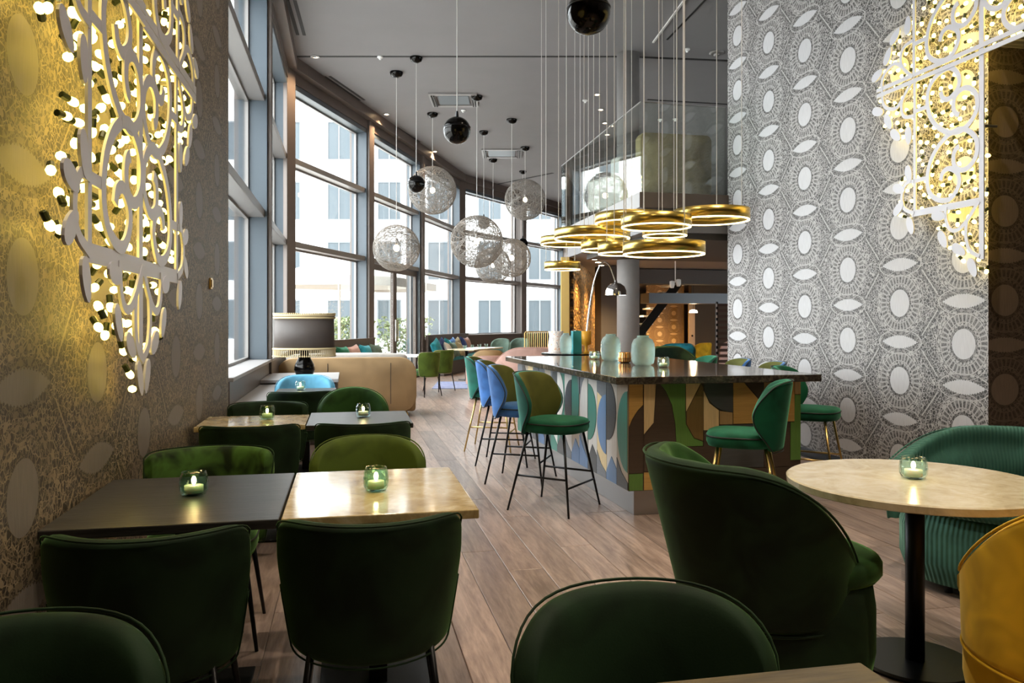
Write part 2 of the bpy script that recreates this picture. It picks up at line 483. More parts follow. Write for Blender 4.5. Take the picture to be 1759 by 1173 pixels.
# ---- ceiling and outer walls
outline = [(LW - .3, -4), (16, -4), (16, 30), (9.0, 30.2), tuple(P3[2] + Vector((.2, .2))), tuple(P3[0] + Vector((-.2, .12))), tuple(P2[0] + Vector((-.25, .05))), (LW - .3, 13.9)]
ce = struct('ceiling', MB().prism(outline, CEIL, CEIL + .3), 'ceiling_grey')
def cl(px, py): p = Z(px, py, CEIL); return Vector((p.x, p.y))
def ceil_strip(a, b, w, name='ceiling_joint', m='black_slot', dz=.006):
    part(name, MB().obox(a, b, -w / 2, w / 2, CEIL - dz, CEIL + .01), m, ce)
ceil_strip(cl(503, 97), cl(1062, 97), .06)
ceil_strip(cl(1098, 98), cl(1252, 104), .07)
ceil_strip(cl(826, 322), cl(950, 297), .10)
ceil_strip(cl(1112, 171), cl(1250, 179), .06)
ceil_strip(cl(1122, 72), cl(1178, -4), .03, 'ceiling_track', 'cable_white', .02)
ceil_strip(cl(1146, 68), cl(1215, -4), .03, 'ceiling_joint')
for a, b in (((500, 0), (517, 60)), ((562, 131), (622, 172)), ((677, 218), (718, 244)), ((751, 280), (785, 305))):
    A, B = cl(*a), cl(*b)
    for k in (-.05, .05):
        d = (B - A).normalized(); n = Vector((-d.y, d.x)) * k
        ceil_strip(A + n, B + n, .05, 'linear_diffuser')
struct('wall_left', MB().box((LW - .25, -4, -.2), (LW, 6.83, CEIL)), 'paper_warm_lit')
struct('wall_rear', MB().box((LW - .25, -4.2, -.2), (16, -4, CEIL)), 'wall_dark')
struct('wall_right', MB().box((RW, 5.03, -.2), (6.3, 9.15, CEIL)), ['paper_grey'])
wr = bpy.data.objects['wall_right']; wr.data.materials.append(M['paper_shaded'])
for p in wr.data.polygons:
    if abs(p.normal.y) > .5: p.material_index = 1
lint = struct('wall_lintel', MB().box((RW, .5, 3.46), (5.3, 5.03, CEIL)), 'paper_grey')
struct('baseboard_right', MB().box((RW - .02, 5.03, 0), (RW, 9.15, .09)), 'black_metal', bevel=.004)
struct('wall_side', MB().box((10, -4, -.2), (10.2, 9.1, CEIL)), 'wall_dark')
struct('wall_far', MB().prism([(7.6, 26.0), (16, 26.0), (16, 26.3), (7.6, 26.3)], -.2, CEIL), 'plaster_back')
struct('wall_end', MB().box((15.8, 9.0, -.2), (16, 26.2, CEIL)), 'plaster_back')
struct('wall_back', MB().obox(P3[2], Vector((9.3, 26.2)), -.15, .15, -.2, CEIL), 'metal_brown')

# wallpaper wall thickness at the window side
# ---- facade: piers and window bays
nwin = [0]
def pier(p, d, w=.26, m='metal_brown', z1=CEIL):
    n = Vector((-d.y, d.x)); a = p - d * w / 2
    o = struct('trim_%d' % (len([k for k in bpy.data.objects if k.name.startswith('trim_')]) + 1), MB().obox(a, a + d * w, -.03, .42, -.2, z1), m, bevel=.008)
    return o
def bay(A, B, sill, recess=.26, transoms=(2.75, 4.2), head=5.52, pw=.13, frame='frame_blue', door=None, trim='frame_grey'):
    nwin[0] += 1
    d = (B - A).normalized(); A = A + d * pw; B = B - d * pw
    w = bpy.data.objects.new('window_%d' % nwin[0], None); link(w); w['kind'] = 'structure'
    part('spandrel', MB().obox(A, B, .0, .36, -.2, sill), 'metal_brown', w, bevel=.004)
    part('window_sill', MB().obox(A, B, -.03, .34, sill, sill + .035), 'sill_grey', w, bevel=.006)
    part('window_head', MB().obox(A, B, .02, .36, head, CEIL), 'metal_brown', w)
    part('head_frame', MB().obox(A, B, .04, .36, head - .09, head), frame, w, bevel=.004)
    for e, k in ((A, 1), (B, -1)):
        q = e + d * (k * .05)
        part('jamb', MB().obox(e if k > 0 else q, q if k > 0 else e, .02, .36, sill + .035, head - .09), frame, w, bevel=.004)
    zs = [sill + .035] + [t for t in transoms if t > sill] + [head - .09]
    for t in transoms:
        if t > sill:
            part('transom', MB().obox(A + d * .05, B - d * .05, .05, .36, t - .05, t + .05), trim, w, bevel=.006)
    for i in range(len(zs) - 1):
        z0 = zs[i] + (.05 if i else 0); z1 = zs[i + 1] - (.05 if i < len(zs) - 2 else 0)
        part('pane', MB().obox(A + d * .05, B - d * .05, recess, recess + .012, z0, z1), 'glass_clear', w)
        g = MB()
        for (a, b) in ((A + d * .05, A + d * .09), (B - d * .09, B - d * .05)): g.obox(a, b, recess - .02, recess + .03, z0, z1)
        for (a, b) in ((z0, z0 + .03), (z1 - .03, z1)): g.obox(A + d * .09, B - d * .09, recess - .02, recess + .03, a, b)
        part('pane_frame', g, 'frame_grey', w)
    return w
d1 = Vector((0, 1))
C01 = Vector((LW, 10.35))
bay(C0, C01, .90, pw=.07); bay(C01, C1, .90, pw=.07)
pier(C01, d1, .14)
pier(P2[0], S2, .30); pier(P2[1], S2, .28); pier(P2[2], S2, .20); pier(P2[3], S3, .34); pier(P3[1], S3, .36); pier(P3[2], S3, .30)
bay(P2[0], P2[1], .92); 
wd = bay(P2[1], P2[2], .03)
bay(P2[2], P2[3], .92)
bay(P3[0], P3[1], .98); bay(P3[1], P3[2], .98)
# soffit strip between the heads and the ceiling
st = MB()
for a, b in ((C0, C1), (P2[0], P2[3]), (P3[0], P3[2])): st.obox(a, b, -.12, .05, CEIL - .20, CEIL)
struct('trim_soffit', st, 'metal_brown')
# glass door in the second bay
dA, dB = P2[1] + S2 * .16, P2[2] - S2 * .16
dm = dA + (dB - dA) * .5
door = bpy.data.objects.new('door_1', None); link(door); door['kind'] = 'structure'
def leafdoor(a, b):
    d = (b - a).normalized()
    lf = part('door_leaf', MB().obox(a, a + d * .10, .10, .18, .05, 2.68).obox(b - d * .10, b, .10, .18, .05, 2.68).obox(a + d * .1, b - d * .1, .10, .18, .05, .20).obox(a + d * .1, b - d * .1, .10, .18, 2.56, 2.68), 'metal_brown', door, bevel=.004)
    part('pane', MB().obox(a + d * .1, b - d * .1, .135, .147, .20, 2.56), 'glass_clear', lf)
    return lf
l1 = leafdoor(dA, dm - S2 * .01); l2 = leafdoor(dm + S2 * .01, dB)
n2 = Vector((-S2.y, S2.x))
for l, q in ((l1, dm - S2 * .07), (l2, dm + S2 * .07)):
    hp = q - n2 * -.06
    part('door_handle', MB().tube([(hp.x, hp.y, .95), (hp.x, hp.y, 1.45)], .016, 8), 'chrome', l)

# low spandrel ledge and cabinet under the first windows
ledge = tag(part('window_ledge', MB().box((LW, 6.86, 0), (-.68, 9.2, .66)).box((LW, 6.86, .66), (-.66, 9.2, .70)), 'sill_grey', bevel=.006),
            'grey ledge below the tall windows beside the wallpapered wall', 'ledge')
cab = thing('low_cabinet', 'low dark cabinet under the window with the fringed lamp on it', 'cabinet', (0, 0, 0))
part('body', MB().box((LW, 9.25, 0), (-.12, 10.4, .71)), 'dark_brown', cab, bevel=.006)
part('top', MB().box((LW, 9.22, .71), (-.10, 10.43, .75)), 'sill_grey', cab, bevel=.006)

# ---- mezzanine
mz = [(3.49, 9.1), (3.62, 13.2), (8.9, 26), (16, 26), (16, 9.15), (6.3, 9.15), (4.6, 9.15)]
mz = [(3.49, 9.10), (15.8, 9.16), (15.8, 26), (8.9, 26), (3.62, 13.2)]
mez = struct('mezzanine_floor', MB().prism([(3.60, 9.22), (15.8, 9.24), (15.8, 26), (8.98, 26), (3.74, 13.2)], 2.52, 2.90), 'ceiling_grey')
part('fascia', MB().prism([(3.49, 9.10), (6.5, 9.155), (6.5, 9.25), (3.60, 9.22)], 2.80, 2.99), 'brass_dark' if 'brass_dark' in M else 'metal_brown', mez, bevel=.004)
part('fascia', MB().prism([(3.49, 9.10), (3.60, 9.22), (3.74, 13.2), (3.62, 13.2)], 2.80, 2.99), 'frame_grey', mez, bevel=.004)  # window-side fascias paler than the front one: window light in the colour
part('fascia', MB().prism([(3.62, 13.2), (3.74, 13.2), (8.98, 26), (8.86, 26)], 2.80, 2.99), 'frame_grey', mez, bevel=.004)
part('upper_floor', MB().prism([(3.60, 9.22), (15.8, 9.24), (15.8, 26), (8.98, 26), (3.74, 13.2)], 2.90, 2.99), 'dark_brown', mez)
part('soffit_band', MB().prism([(3.75, 9.3), (15.7, 9.3), (15.7, 12.6), (3.9, 12.6)], 2.44, 2.52), 'wall_dark', mez)
rail = thing('glass_balustrade', 'clear glass balustrade round the edge of the upper floor', 'balustrade', (0, 0, 0))
def gl(a, b, z0=2.95, z1=4.10):
    a, b = Vector(a), Vector(b)
    part('glass_panel', MB().obox(a, b, -.008, .008, z0, z1), 'glass_rail', rail)
    part('top_edge', MB().obox(a, b, -.010, .010, z1, z1 + .012), 'steel', rail)
gl((3.53, 9.15), (3.58, 11.1)); gl((3.58, 11.12), (3.64, 13.2)); gl((3.64, 13.22), (5.2, 17.0))
gl((3.56, 9.16), (4.67, 9.19))
rail.location = (0, 0, 0)
# round pillar
rp = room((1079 - CX) / FPX * 13.25, 13.25)
struct('column_round', MB().lathe([(.188, -.1), (.188, CEIL)], 40, (rp.x, rp.y, 0)), 'concrete', smooth=True)
struct('column_square', MB().box((rp.x + .25, rp.y + 2.2, 0), (rp.x + .62, rp.y + 2.6, 2.5)), 'wall_dark')
# gold mosaic wall under the mezzanine
ga, gb = room(.945, 13.7), room(3.19, 27)
ga, gb = Vector((ga.x, ga.y)), Vector((gb.x, gb.y))
struct('wall_gold', MB().obox(ga, gb, -.12, 0, 0, 2.52), 'gold_mosaic')
struct('trim_gold_post', MB().obox(ga - (gb - ga).normalized() * .12, ga, -.06, .09, 0, 2.52), 'brass_leg', bevel=.004)
# far wallpaper wall and bulkheads
fw = [D(1112, 530, 23.5), D(1181, 530, 23.5)]
struct('wall_hexagon', MB().box((fw[0].x, fw[0].y, 0), (fw[1].x, fw[0].y + .1, 2.5)), 'paper_gold')
bpy.data.objects['wall_hexagon']
bh = D(1190, 515, 17.0)
struct('trim_bulkhead', MB().box((bh.x - 1.0, bh.y, 1.80), (bh.x + 4, bh.y + .5, 2.02)), 'frame_blue')
struct('trim_beam', MB().box((rp.x + .9, 15.5, 2.2), (12, 16.0, 2.5)), 'wall_dark')

# ---- outside
ter = struct('ground_terrace', MB().prism([(-40, 4), (-1.3, 4), (-1.3, 14.2), (3.2, 24.3), (8.0, 29.8), (30, 40), (30, 70), (-40, 70)], -.35, -.20), 'terrace')
bl = thing('hotel_building', 'white apartment building seen through the tall windows', 'building', (*room(-6, 40), 0), -YAW)
wn = {}
body = MB()
cols = [-13.0 + 2.55 * i for i in range(12)]; rows = [.55, 3.5, 6.55, 9.6]
wallm = MB().box((-22, .12, -.4), (20, 8, 13.2))
# front skin with window openings
xs = sorted(set([-22, 20] + [c - .62 for c in cols] + [c + .62 for c in cols])); zsr = [-.4]
for r in rows: zsr += [r, r + 2.0]
zsr.append(13.2)
for i in range(len(xs) - 1):
    xm = (xs[i] + xs[i + 1]) / 2; isw = any(abs(xm - c) < .5 for c in cols)
    for j in range(len(zsr) - 1):
        zm = (zsr[j] + zsr[j + 1]) / 2; isr = any(r < zm < r + 2.0 for r in rows)
        if not (isw and isr): wallm.box((xs[i], 0, zsr[j]), (xs[i + 1], .119, zsr[j + 1]))
part('wall', wallm, 'facade_white', bl)
fm = MB().box((-.62, .02, 0), (-.55, .11, 2.0)).box((.55, .02, 0), (.62, .11, 2.0)).box((-.55, .02, 0), (.55, .11, .07)).box((-.55, .02, 1.93), (.55, .11, 2.0)).box((-.03, .02, .07), (.03, .11, 1.93)).mesh('window', 'facade_frame')
pm = MB().box((-.55, .06, .07), (.55, .10, 1.93)).mesh('pane', 'facade_pane')
sm = MB().box((-.72, -.14, -.10), (.72, .02, 0)).mesh('sill', 'facade_white')
for c in cols:
    for r in rows:
        w = part('window', fm, None, bl, loc=(c, 0, r)); part('pane', pm, None, w); part('sill', sm, None, w)
part('cornice', MB().box((-22, -.35, 13.2), (20, 8, 13.6)), 'facade_white', bl)
def parasol(px, d, h, R, lab):
    p = room((px - CX) / FPX * d, d); t = thing('patio_umbrella', lab, 'umbrella', (p.x, p.y, -.2))
    part('pole', MB().tube([(0, 0, 0), (0, 0, h + .1)], .035, 8), 'canvas', t)
    n = 8; vs = [(0, 0, h + .1)] + [(R * cos(2 * pi * k / n), R * sin(2 * pi * k / n), h - .55) for k in range(n)] + [(R * cos(2 * pi * k / n), R * sin(2 * pi * k / n), h - .78) for k in range(n)]
    part('canopy', MB().add(vs, [(0, 1 + k, 1 + (k + 1) % n) for k in range(n)] + [(1 + k, 9 + k, 9 + (k + 1) % n, 1 + (k + 1) % n) for k in range(n)]), 'canvas', t)
    for k in range(n):
        part('rib', MB().tube([(0, 0, h - .45), (R * cos(2 * pi * k / n) * .95, R * sin(2 * pi * k / n) * .95, h - .60)], .015, 5), 'white_paint', t)
parasol(583, 21, 3.3, 1.9, 'beige open patio umbrella seen through window beside the fringed lamp')
parasol(672, 26, 3.4, 1.5, 'beige open patio umbrella seen through the glass door')
hg = MB(); random.seed(9)
for px0, px1, d, nm in ((655, 735, 30, 'clipped green hedge outside beyond the glass door'), (560, 625, 27, 'clipped green hedge outside behind the patio umbrella pole')):
    a, b = room((px0 - CX) / FPX * d, d), room((px1 - CX) / FPX * d, d)
    g = MB()
    for k in range(700):
        t = random.random(); p = Vector((a.x + (b.x - a.x) * t, a.y + (b.y - a.y) * t, -.2 + 1.75 * random.random() ** .7)) + Vector((random.uniform(-.3, .3), random.uniform(-.3, .3), 0))
        r = .09; v = [p + Vector((random.uniform(-r, r), random.uniform(-r, r), random.uniform(-r, r))) for _ in range(4)]
        g.add(v, [(0, 1, 2), (0, 2, 3), (0, 3, 1), (1, 3, 2)])
    ho = part('hedge', g, 'hedge'); tag(ho, nm, 'hedge'); ho['kind'] = 'stuff'

# ================================================================ FURNITURE BUILDERS
def shell(fn, nu, nv, t, mi_out=0, mi_in=0, tin=None):
    """closed padded shell from a mid surface fn(u,v); u,v in [-1,1]x[0,1]; positive offset = outer side"""
    mb = MB(); e = 1e-3; out, inn = [], []
    for j in range(nv + 1):
        for i in range(nu + 1):
            u = sin((-1 + 2 * i / nu) * pi / 2); v = j / nv
            p = Vector(fn(u, v)); uu = max(-1 + e, min(1 - e, u)); vv = max(e, min(1 - e, v))
            a = Vector(fn(uu + e, vv)) - Vector(fn(uu - e, vv)); b = Vector(fn(uu, vv + e)) - Vector(fn(uu, vv - e))
            n = a.cross(b)
            if n.length < 1e-12: n = Vector((0, -1, 0))
            n.normalize()
            th = t if not callable(t) else t(u, v)
            out.append(p + n * th * .5); inn.append(p - n * (th * .5 + (tin(u, v) if tin else 0)))
    N = nu + 1; O = len(out); mb.v = [tuple(p) for p in out + inn]
    def q(f, mi): mb.f.append(f); mb.mi.append(mi)
    for j in range(nv):
        for i in range(nu):
            a, b, c, d = j * N + i, j * N + i + 1, (j + 1) * N + i + 1, (j + 1) * N + i
            q((a, b, c, d), mi_out); q((O + d, O + c, O + b, O + a), mi_in)
    for i in range(nu):
        q((i + 1, i, O + i, O + i + 1), mi_out); k = nv * N + i; q((k, k + 1, O + k + 1, O + k), mi_out)
    for j in range(nv):
        a, b = j * N, (j + 1) * N; q((a, b, O + b, O + a), mi_out)
        a, b = j * N + nu, (j + 1) * N + nu; q((b, a, O + a, O + b), mi_out)
    mb.edge_loop = [out[i] for i in range(N)] + [out[j * N + nu] for j in range(1, nv + 1)] + [out[nv * N + i] for i in range(nu - 1, -1, -1)] + [out[j * N] for j in range(nv - 1, 0, -1)]
    return mb
def cushion(w, d, h, c=(0, 0, 0), n=4.0, N=40, dome=.25):
    """puffy superellipse cushion"""
    mb = MB(); rings = []
    prof = [(.80, 0), (.95, .06), (1.0, .30), (1.0, .68), (.965, .88), (.86, .98), (.55, 1.0 + dome * .25), (.2, 1.0 + dome * .35)]
    for r, z in prof:
        ring = []
        for k in range(N):
            t = 2 * pi * k / N; ct, stt = cos(t), sin(t)
            f = (abs(ct) ** n + abs(stt) ** n) ** (-1 / n)
            ring.append((c[0] + w / 2 * r * f * ct, c[1] + d / 2 * r * f * stt, c[2] + h * z))
        rings.append(ring)
    vs = [p for r in rings for p in r]; L = len(prof)
    fs = [(i * N + k, i * N + (k + 1) % N, (i + 1) * N + (k + 1) % N, (i + 1) * N + k) for i in range(L - 1) for k in range(N)]
    fs += [tuple(range(N))[::-1], tuple((L - 1) * N + k for k in range(N))]
    mb.add(vs, fs); mb.ringpts = rings[3]; return mb
def loop_smooth(pts, k=1):
    for _ in range(k):
        n = len(pts); pts = [(pts[i - 1] + pts[i] * 2 + pts[(i + 1) % n]) / 4 for i in range(n)]
    return pts

def dining_chair(n_exp, H, shell_m, seat_m, lean=.05, w=.275, legm='black_metal'):
    t = thing('dining_chair', 'x', 'chair')
    zc, hh = (H + .37) / 2, (H - .37) / 2
    def fn(u, v):
        k = max(0, 1 - abs(u) ** n_exp) ** (1 / n_exp); vv = (2 * v - 1)
        z = zc + hh * vv * (k if vv > 0 else max(k, .0) ** .8)
        q = (z - .37) / (H - .37)
        ww = w * (.84 + .16 * min(1, q * 1.4)); a = 1.05
        return (ww * sin(u * a) / sin(a), -.235 - lean * q + .17 * (1 - cos(u * a)) / (1 - cos(a)), z)
    sh = shell(fn, 26, 12, .05, tin=lambda u, v: .022 * max(0, 1 - abs(u) ** 4) * max(0, 1 - abs(2 * v - 1) ** 4))
    part('backrest', sh, shell_m, t, True, sub=1)
    part('piping', MB().tube(loop_smooth([Vector(p) for p in sh.edge_loop]), .0032, 6, True), shell_m, t, True)
    cu = cushion(.455, .43, .115, (0, .065, .385), 3.2)
    part('seat', cu, seat_m, t, True)
    part('seat_piping', MB().tube([Vector(p) * 1.0 for p in cu.ringpts], .005, 6, True), 'piping_dark', t, True)
    for sx in (-1, 1):
        for sy in (-1, 1):
            part('leg', MB().tube([(sx * .18, sy * .17 + .01, .40), (sx * .235, sy * .225 + .01, 0)], [.013, .008], 8), legm, t, True)
    return t

def bar_stool(outm, inm, seat_m, legm):
    t = thing('bar_stool', 'x', 'bar stool')
    def fn(u, v):
        K = ((0, 42), (.18, 58), (.38, 76), (.58, 82), (.8, 75), (1.0, 60))
        for (va, ha), (vb, hb) in zip(K, K[1:]):
            if v <= vb + 1e-6: tt = (v - va) / (vb - va); half = rad(ha + (hb - ha) * tt); break
        R = .215 + .035 * v; a = u * half
        z = .56 + .46 * v - .045 * v * abs(u) ** 4
        return (R * sin(a) * 1.08, -R * cos(a) - .03 * v + .01, z)
    sh = shell(fn, 18, 12, .045, 0, 1, tin=lambda u, v: .03 * max(0, 1 - abs(u) ** 3) * sin(pi * min(1, v * 1.0)) ** .6)
    part('backrest', sh, [outm, inm], t, True, sub=1)
    part('piping', MB().tube(loop_smooth([Vector(p) for p in sh.edge_loop]), .0045, 6, True), 'piping_dark', t, True)
    cu = cushion(.45, .45, .105, (0, .04, .575), 3.0)
    part('seat', cu, seat_m, t, True)
    part('seat_piping', MB().tube([Vector(p) for p in cu.ringpts], .005, 6, True), 'piping_dark', t, True)
    feet = {}
    for sx in (-1, 1):
        for sy in (-1, 1):
            a, b = Vector((sx * .155, sy * .15 + .03, .585)), Vector((sx * .26, sy * .255 + .02, 0))
            part('leg', MB().tube([a, b], [.011, .008], 8), legm, t, True); feet[sx, sy] = (a, b)
    def at(k, z): a, b = feet[k]; return a + (b - a) * ((a.z - z) / a.z)
    for p, q_, z in (((-1, 1), (1, 1), .20), ((-1, -1), (-1, 1), .26), ((1, -1), (1, 1), .26)):
        part('footrest', MB().tube([at(p, z), at(q_, z)], .008, 8), legm, t, True)
    return t

def tub_seat(name, cat, outm, inm, a=.40, b=.39, H=.88, arm=.50, tm=128, rolls=False, base_m=None, lean=1.17, pleat=.006, flat=20, zb=.28, br=None):
    t = thing(name, 'x', cat); th = .075
    def fn(u, v):
        an = u * rad(tm)
        x_ = min(1, max(0, (abs(an) - rad(flat)) / (rad(tm) - rad(flat))))
        f = 1 - x_ * x_ * (3 - 2 * x_)                             # 1 at back, 0 at ends
        top = arm + (H - arm) * f
        z = zb + (top - zb) * v
        k = 1 + (lean - 1) * ((z - zb) / (H - zb)) * (0.35 + .65 * f)
        return (a * k * sin(an), -b * k * cos(an), z)
    def folds(u, v):
        g = max(0, (v - .25) / .75)
        base = .012 * sin(pi * v)
        if rolls: return base + (.022 * abs(sin(v * pi * 2.6)) if v > .35 else 0)
        return base + pleat * (1 + sin(u * 95)) * g * (1 - g * .75) * 2
    sh = shell(fn, 64 if not rolls else 40, 14, th, 0, 1, tin=folds)
    o = part('backrest', sh, [outm, inm], t, True, sub=1)
    part('piping', MB().tube(loop_smooth([Vector(p) for p in sh.edge_loop], 2), .005, 6, True), outm, t, True)
    ba, bb = (br, br) if br else (a, b)
    part('base', cushion(ba * 1.92, bb * 1.92, .42, (0, .03 + (br or b) - b, .03), 2.6, dome=0), base_m or outm, t, True)
    part('seat', cushion(ba * 1.86, bb * 1.95, .10, (0, .06 + (br or b) - b, .41), 2.6, dome=.5), base_m or inm, t, True)
    for sx in (-1, 1):
        for sy in (-1, 1): part('foot', MB().lathe([(.02, 0), (.02, .05)], 10, (sx * a * .62, sy * b * .62, 0)), 'black_metal', t)
    return t

def uv_from_xy(o):
    me = o.data; uv = me.uv_layers.new(name='UVMap')
    for l in me.loops:
        p = me.vertices[l.vertex_index].co; uv.data[l.index].uv = (atan2(p.x, -p.y) * .11 if abs(p.x) + abs(p.y) > .2 else p.x * .25, p.z)

# ================================================================ TABLES
def square_table(x0, x1, y0, y1, m, label, legs='post', h=.75, th=.032):
    t = thing('dining_table', label, 'table', ((x0 + x1) / 2, (y0 + y1) / 2, 0)); w, d = (x1 - x0) / 2, (y1 - y0) / 2
    part('table_top', MB().box((-w, -d, h - th), (w, d, h)), m, t, bevel=.004)
    part('post', MB().box((-.035, -.035, .01), (.035, .035, h - th - .012)), 'black_metal', t, bevel=.004)
    part('base_plate', MB().box((-.22, -.22, 0), (.22, .22, .012)), 'black_metal', t, bevel=.003)
    part('bracket', MB().box((-.16, -.16, h - th - .012), (.16, .16, h - th)), 'black_metal', t)
    return t
square_table(-.945, -.222, 2.70, 3.52, 'black_oak', 'dark oak square table against the wallpaper, under the light ornament')
square_table(-.215, .447, 2.70, 3.52, 'marble_gold', 'golden marble square table joined to dark oak table, green candle glass on it')
square_table(-.93, -.262, 5.16, 5.72, 'marble_gold', 'golden marble square table against the wall, in second row of tables')
square_table(-.255, .415, 5.10, 5.82, 'black_oak', 'dark square table joined to marble table in the second row')
square_table(-.66, -.11, 7.46, 7.99, 'black_oak', 'small dark square table between blue chair and teal chair')
square_table(.28, .96, .55, 1.34, 'brown_oak', 'brown wooden table with chair tucked behind it, beside the tub chair')
# round table
rt = thing('round_table', 'round pale marble pedestal table with one candle glass', 'table', (2.29, 2.842, 0))
part('table_top', MB().lathe([(.49, .715), (.50, .72), (.502, .745), (.495, .75)], 64), 'marble_pale', rt)
part('post', MB().lathe([(.037, .012), (.037, .715)], 24), 'black_metal', rt, True)
part('base_plate', MB().lathe([(.235, 0), (.235, .008), (.22, .014)], 48), 'black_metal', rt)
part('bracket', MB().box((-.18, -.18, .70), (.18, .18, .715)), 'black_metal', rt)

# ================================================================ CHAIRS
rect = dining_chair(11, .805, 'velvet_green_dark', 'velvet_green', .05, .268)
arch = dining_chair(3.4, .825, 'velvet_moss', 'velvet_green', .06, .264)
GR = 'green velvet dining chairs'
k = 0
for loc, rz, lab in (((-.575, 2.61), .02, 'dark green velvet chair with back turned, at the dark oak table by the wall'),
                     ((-.62, 3.73), pi + .03, 'crushed green velvet square-backed chair across the dark oak table by the wall'),
                     ((.075, 2.64), -.02, 'dark green velvet chair with back turned, at the golden marble table'),
                     ((-.56, 4.98), 0, 'green velvet chair with back turned, at marble table of second row by the wall'),
                     ((.09, 4.97), .02, 'green velvet chair with back turned, at dark table of the second row'),
                     ((-.57, 5.90), pi, 'green velvet square-backed chair across the second marble table, below window ledge')):
    o = place(rect, k, (*loc, 0), rz, lab, GR); k += 1
    if 'crushed' in lab:
        for ch in o.children:
            if ch.name.startswith('backrest'): ch.data = ch.data.copy(); ch.data.materials[0] = M['velvet_crushed']
# the two nearest backs differ a little: moss
k = 0
for loc, rz, lab in (((.10, 3.80), pi, 'olive green velvet round-backed chair across the golden marble table'),
                     ((-.60, 1.43), pi + .04, 'dark green velvet round-backed chair near the wall in front of the oak table'),
                     ((.59, 1.37), pi - .03, 'dark green velvet round-backed chair behind the brown wooden table')):
    o = place(arch, k, (*loc, 0), rz, lab, GR); k += 1
    if k > 1:
        for ch in o.children:
            if ch.name.startswith(('backrest', 'piping')):
                ch.data = ch.data.copy(); ch.data.materials[0] = M['velvet_green_dark']
arc2 = dining_chair(2.1, .86, 'velvet_green', 'velvet_green', .06, .275)
place(arc2, 0, (.045, 6.42, 0), pi, 'green velvet arched chair behind the dark table, before tan sofa', GR)
tealc = dining_chair(8, .80, 'velvet_green_dark', 'velvet_teal')
place(tealc, 0, (-.40, 7.30, 0), 0, 'dark teal velvet chair with back turned at the small dark table')
skyc = dining_chair(3.2, .86, 'velvet_sky', 'velvet_sky', .05, .28)
place(skyc, 0, (-.42, 8.10, 0), pi, 'light blue velvet round-backed chair below the fringed lamp')

# ---- bar stools
st1 = bar_stool('velvet_teal', 'velvet_olive', 'velvet_emerald', 'black_metal')
place(st1, 0, (1.515, 5.78, 0), rad(-133), 'green velvet bar stool with black legs at the corner of the bar')
st2 = bar_stool('velvet_blue', 'velvet_olive', 'velvet_blue', 'black_metal')
for i, (p, r, lab) in enumerate((((1.488, 6.82), -118, 'blue velvet bar stool with black legs next to green corner stool'),
                                 ((1.53, 7.72), -112, 'blue velvet bar stool with black legs beside gold-legged teal stool'),
                                 ((3.84, 6.95), 80, 'blue velvet bar stool on wallpaper side of the bar, beside the emerald stool'),
                                 ((3.84, 7.62), 84, 'blue velvet bar stool on wallpaper side of the bar, between blue and teal stools'))):
    place(st2, i, (*p, 0), rad(r), lab, 'blue bar stools')
st3 = bar_stool('velvet_teal', 'velvet_olive', 'velvet_teal', 'brass_leg')
place(st3, 0, (1.55, 8.6, 0), rad(-112), 'teal velvet bar stool with gold legs at the far end of the bar')
st4 = bar_stool('velvet_emerald', 'velvet_emerald', 'velvet_emerald', 'brass_leg')
for i, (p, r, lab) in enumerate((((2.62, 4.84), 58, 'emerald velvet bar stool with gold legs seen from the side before the bar panels'),
                                 ((3.84, 6.08), 225, 'emerald velvet bar stool with gold legs between bar and grey wallpaper'),
                                 ((3.80, 8.3), 84, 'emerald velvet bar stool on wallpaper side at the end of the bar'))):
    place(st4, i, (*p, 0), rad(r), lab, 'emerald bar stools')

# ---- lounge seats
m1 = tub_seat('tub_chair', 'armchair', 'velvet_green_dark', 'velvet_green', .285, .290, .89, .47, 150, lean=1.52, flat=50, br=.335, pleat=.011)
place(m1, 0, (1.62, 2.86, 0), rad(-88), 'dark green velvet tub armchair with pleated back beside the round table')
m2 = tub_seat('tub_chair', 'armchair', 'velvet_yellow', 'velvet_yellow', .36, .36, .87, .50, 145, lean=1.12, flat=50)
place(m2, 0, (2.43, 2.15, 0), rad(0), 'mustard yellow velvet tub armchair at the round table')
ls = tub_seat('curved_loveseat', 'sofa', 'corduroy', 'corduroy', .70, .45, .785, .58, 84, True, 'corduroy')
for ch in ls.children:
    if ch.type == 'MESH' and not ch.name.startswith('foot'): uv_from_xy(ch)
place(ls, 0, (3.56, 3.47, 0), rad(140), 'green corduroy curved loveseat behind the round table')

